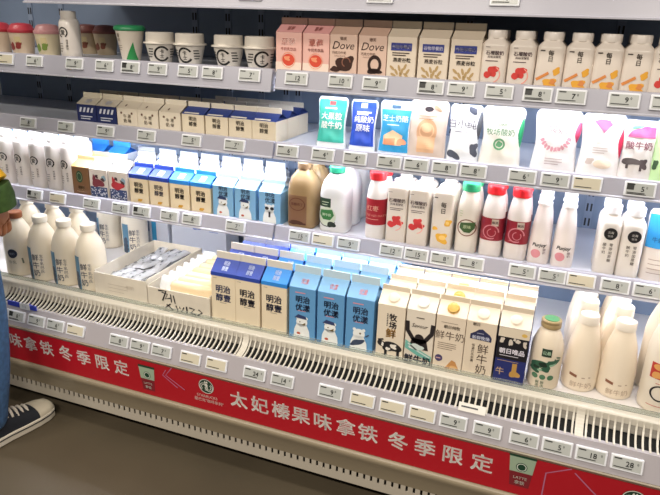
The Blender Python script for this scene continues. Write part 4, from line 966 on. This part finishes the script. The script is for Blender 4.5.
for s in (-1, 1):
    obj('eye', G().loft([ring(.010 * q, .006 * q, 1.645 + dz, 2, 10, s * .032, .108) for q, dz in ((.3, -.007), (1, 0), (.3, .007))]).mesh('eye', mat('#efece8', .3), smooth=True), person)
    obj('ear', G().loft([ring(.007, .018 * q, 1.62 + dz, 2, 10, s * .082, .015) for q, dz in ((.4, -.025), (1, 0), (.5, .03))]).mesh('ear', skin, smooth=True), person)
obj('nose', G().loft([ring(.012 * q, .018 * q, z, 2, 10, 0, .108) for q, z in ((.4, 1.598), (1, 1.606), (.4, 1.645))]).mesh('nose', skin, smooth=True), person)
obj('mouth', G().loft([ring(.022 * q, .006, z, 2, 12, 0, .100) for q, z in ((.6, 1.574), (1, 1.579), (.6, 1.584))]).mesh('mouth', mat('#9a4f44', .5), smooth=True), person)
def shoe(s):
    """canvas shoe along +Y, heel at y=-.10, toe at y=.185"""
    ys = [-.105, -.098, -.075, -.03, .02, .07, .115, .150, .172, .184]; ws = [.018, .030, .035, .035, .036, .042, .045, .042, .032, .014]
    o = obj('shoe', None, person); 
    sole = []
    for y, wv in zip(ys, ws):
        sole.append([(-wv - .003, y, .002), (wv + .003, y, .002), (wv + .004, y, .030), (-wv - .004, y, .030)])
    up = []; hs = [.075, .098, .104, .098, .092, .074, .058, .052, .046, .036]
    def sec(y, wv, h, zb=.026): return [(wv * math.cos(t), y, zb + (h - zb) * max(0, math.sin(t)) ** .75) for t in [math.pi * k / 14 for k in range(15)]]
    for y, wv, h in zip(ys, ws, hs): up.append(sec(y, wv, h))
    me = G().loft(up).mesh('shoe', mat('#1d222b', .75, bump=.2, nscale=150), smooth=True, angle=60)
    o.data if False else None
    bpy.data.objects.remove(o); o = obj('shoe', me, person, (s * .112, .008, 0), (0, 0, math.radians(-9 * s))); o.scale = (1.12, 1.12, 1.12)
    obj('sole', G().loft(sole).mesh('sole', mat('#d9d2c2', .6), bevel=.003), o)
    obj('sole_stripe', G().loft([[(a * (wv + .0047), y, z) for a, z in ((-1, .020), (1, .020), (1, .0235), (-1, .0235))] for y, wv in zip(ys, ws)]).mesh('sole_stripe', mat('#2a2a30', .6)), o)
    tc = [sec(y, wv * 1.03 + .001, h + .002) for y, wv, h in zip(ys[6:], ws[6:], hs[6:])]
    obj('toe_cap', G().loft(tc).mesh('toe_cap', mat('#cfc6b2', .5), smooth=True, angle=60), o)
    lm = mat('#ddd6c8', .7)
    for k in range(6):
        y = .010 + k * .017; h = float(np.interp(y, ys, hs)) + .004; wv = .026
        obj('lace', G().tube([(-wv, y + .004, h - .018), (-.012, y + .001, h - .003), (0, y, h), (.012, y - .001, h - .003), (wv, y - .004, h - .018)], .0045, 8).mesh('lace', lm, smooth=True), o)
    for q in (-1, 1): obj('lace_loop', G().tube([(0, .006, .100), (q * .020, .002, .107), (q * .038, .008, .098), (q * .030, .022, .090), (0, .010, .098)], .0035, 8).mesh('lace_loop', lm, smooth=True), o)
shoe(1); shoe(-1)
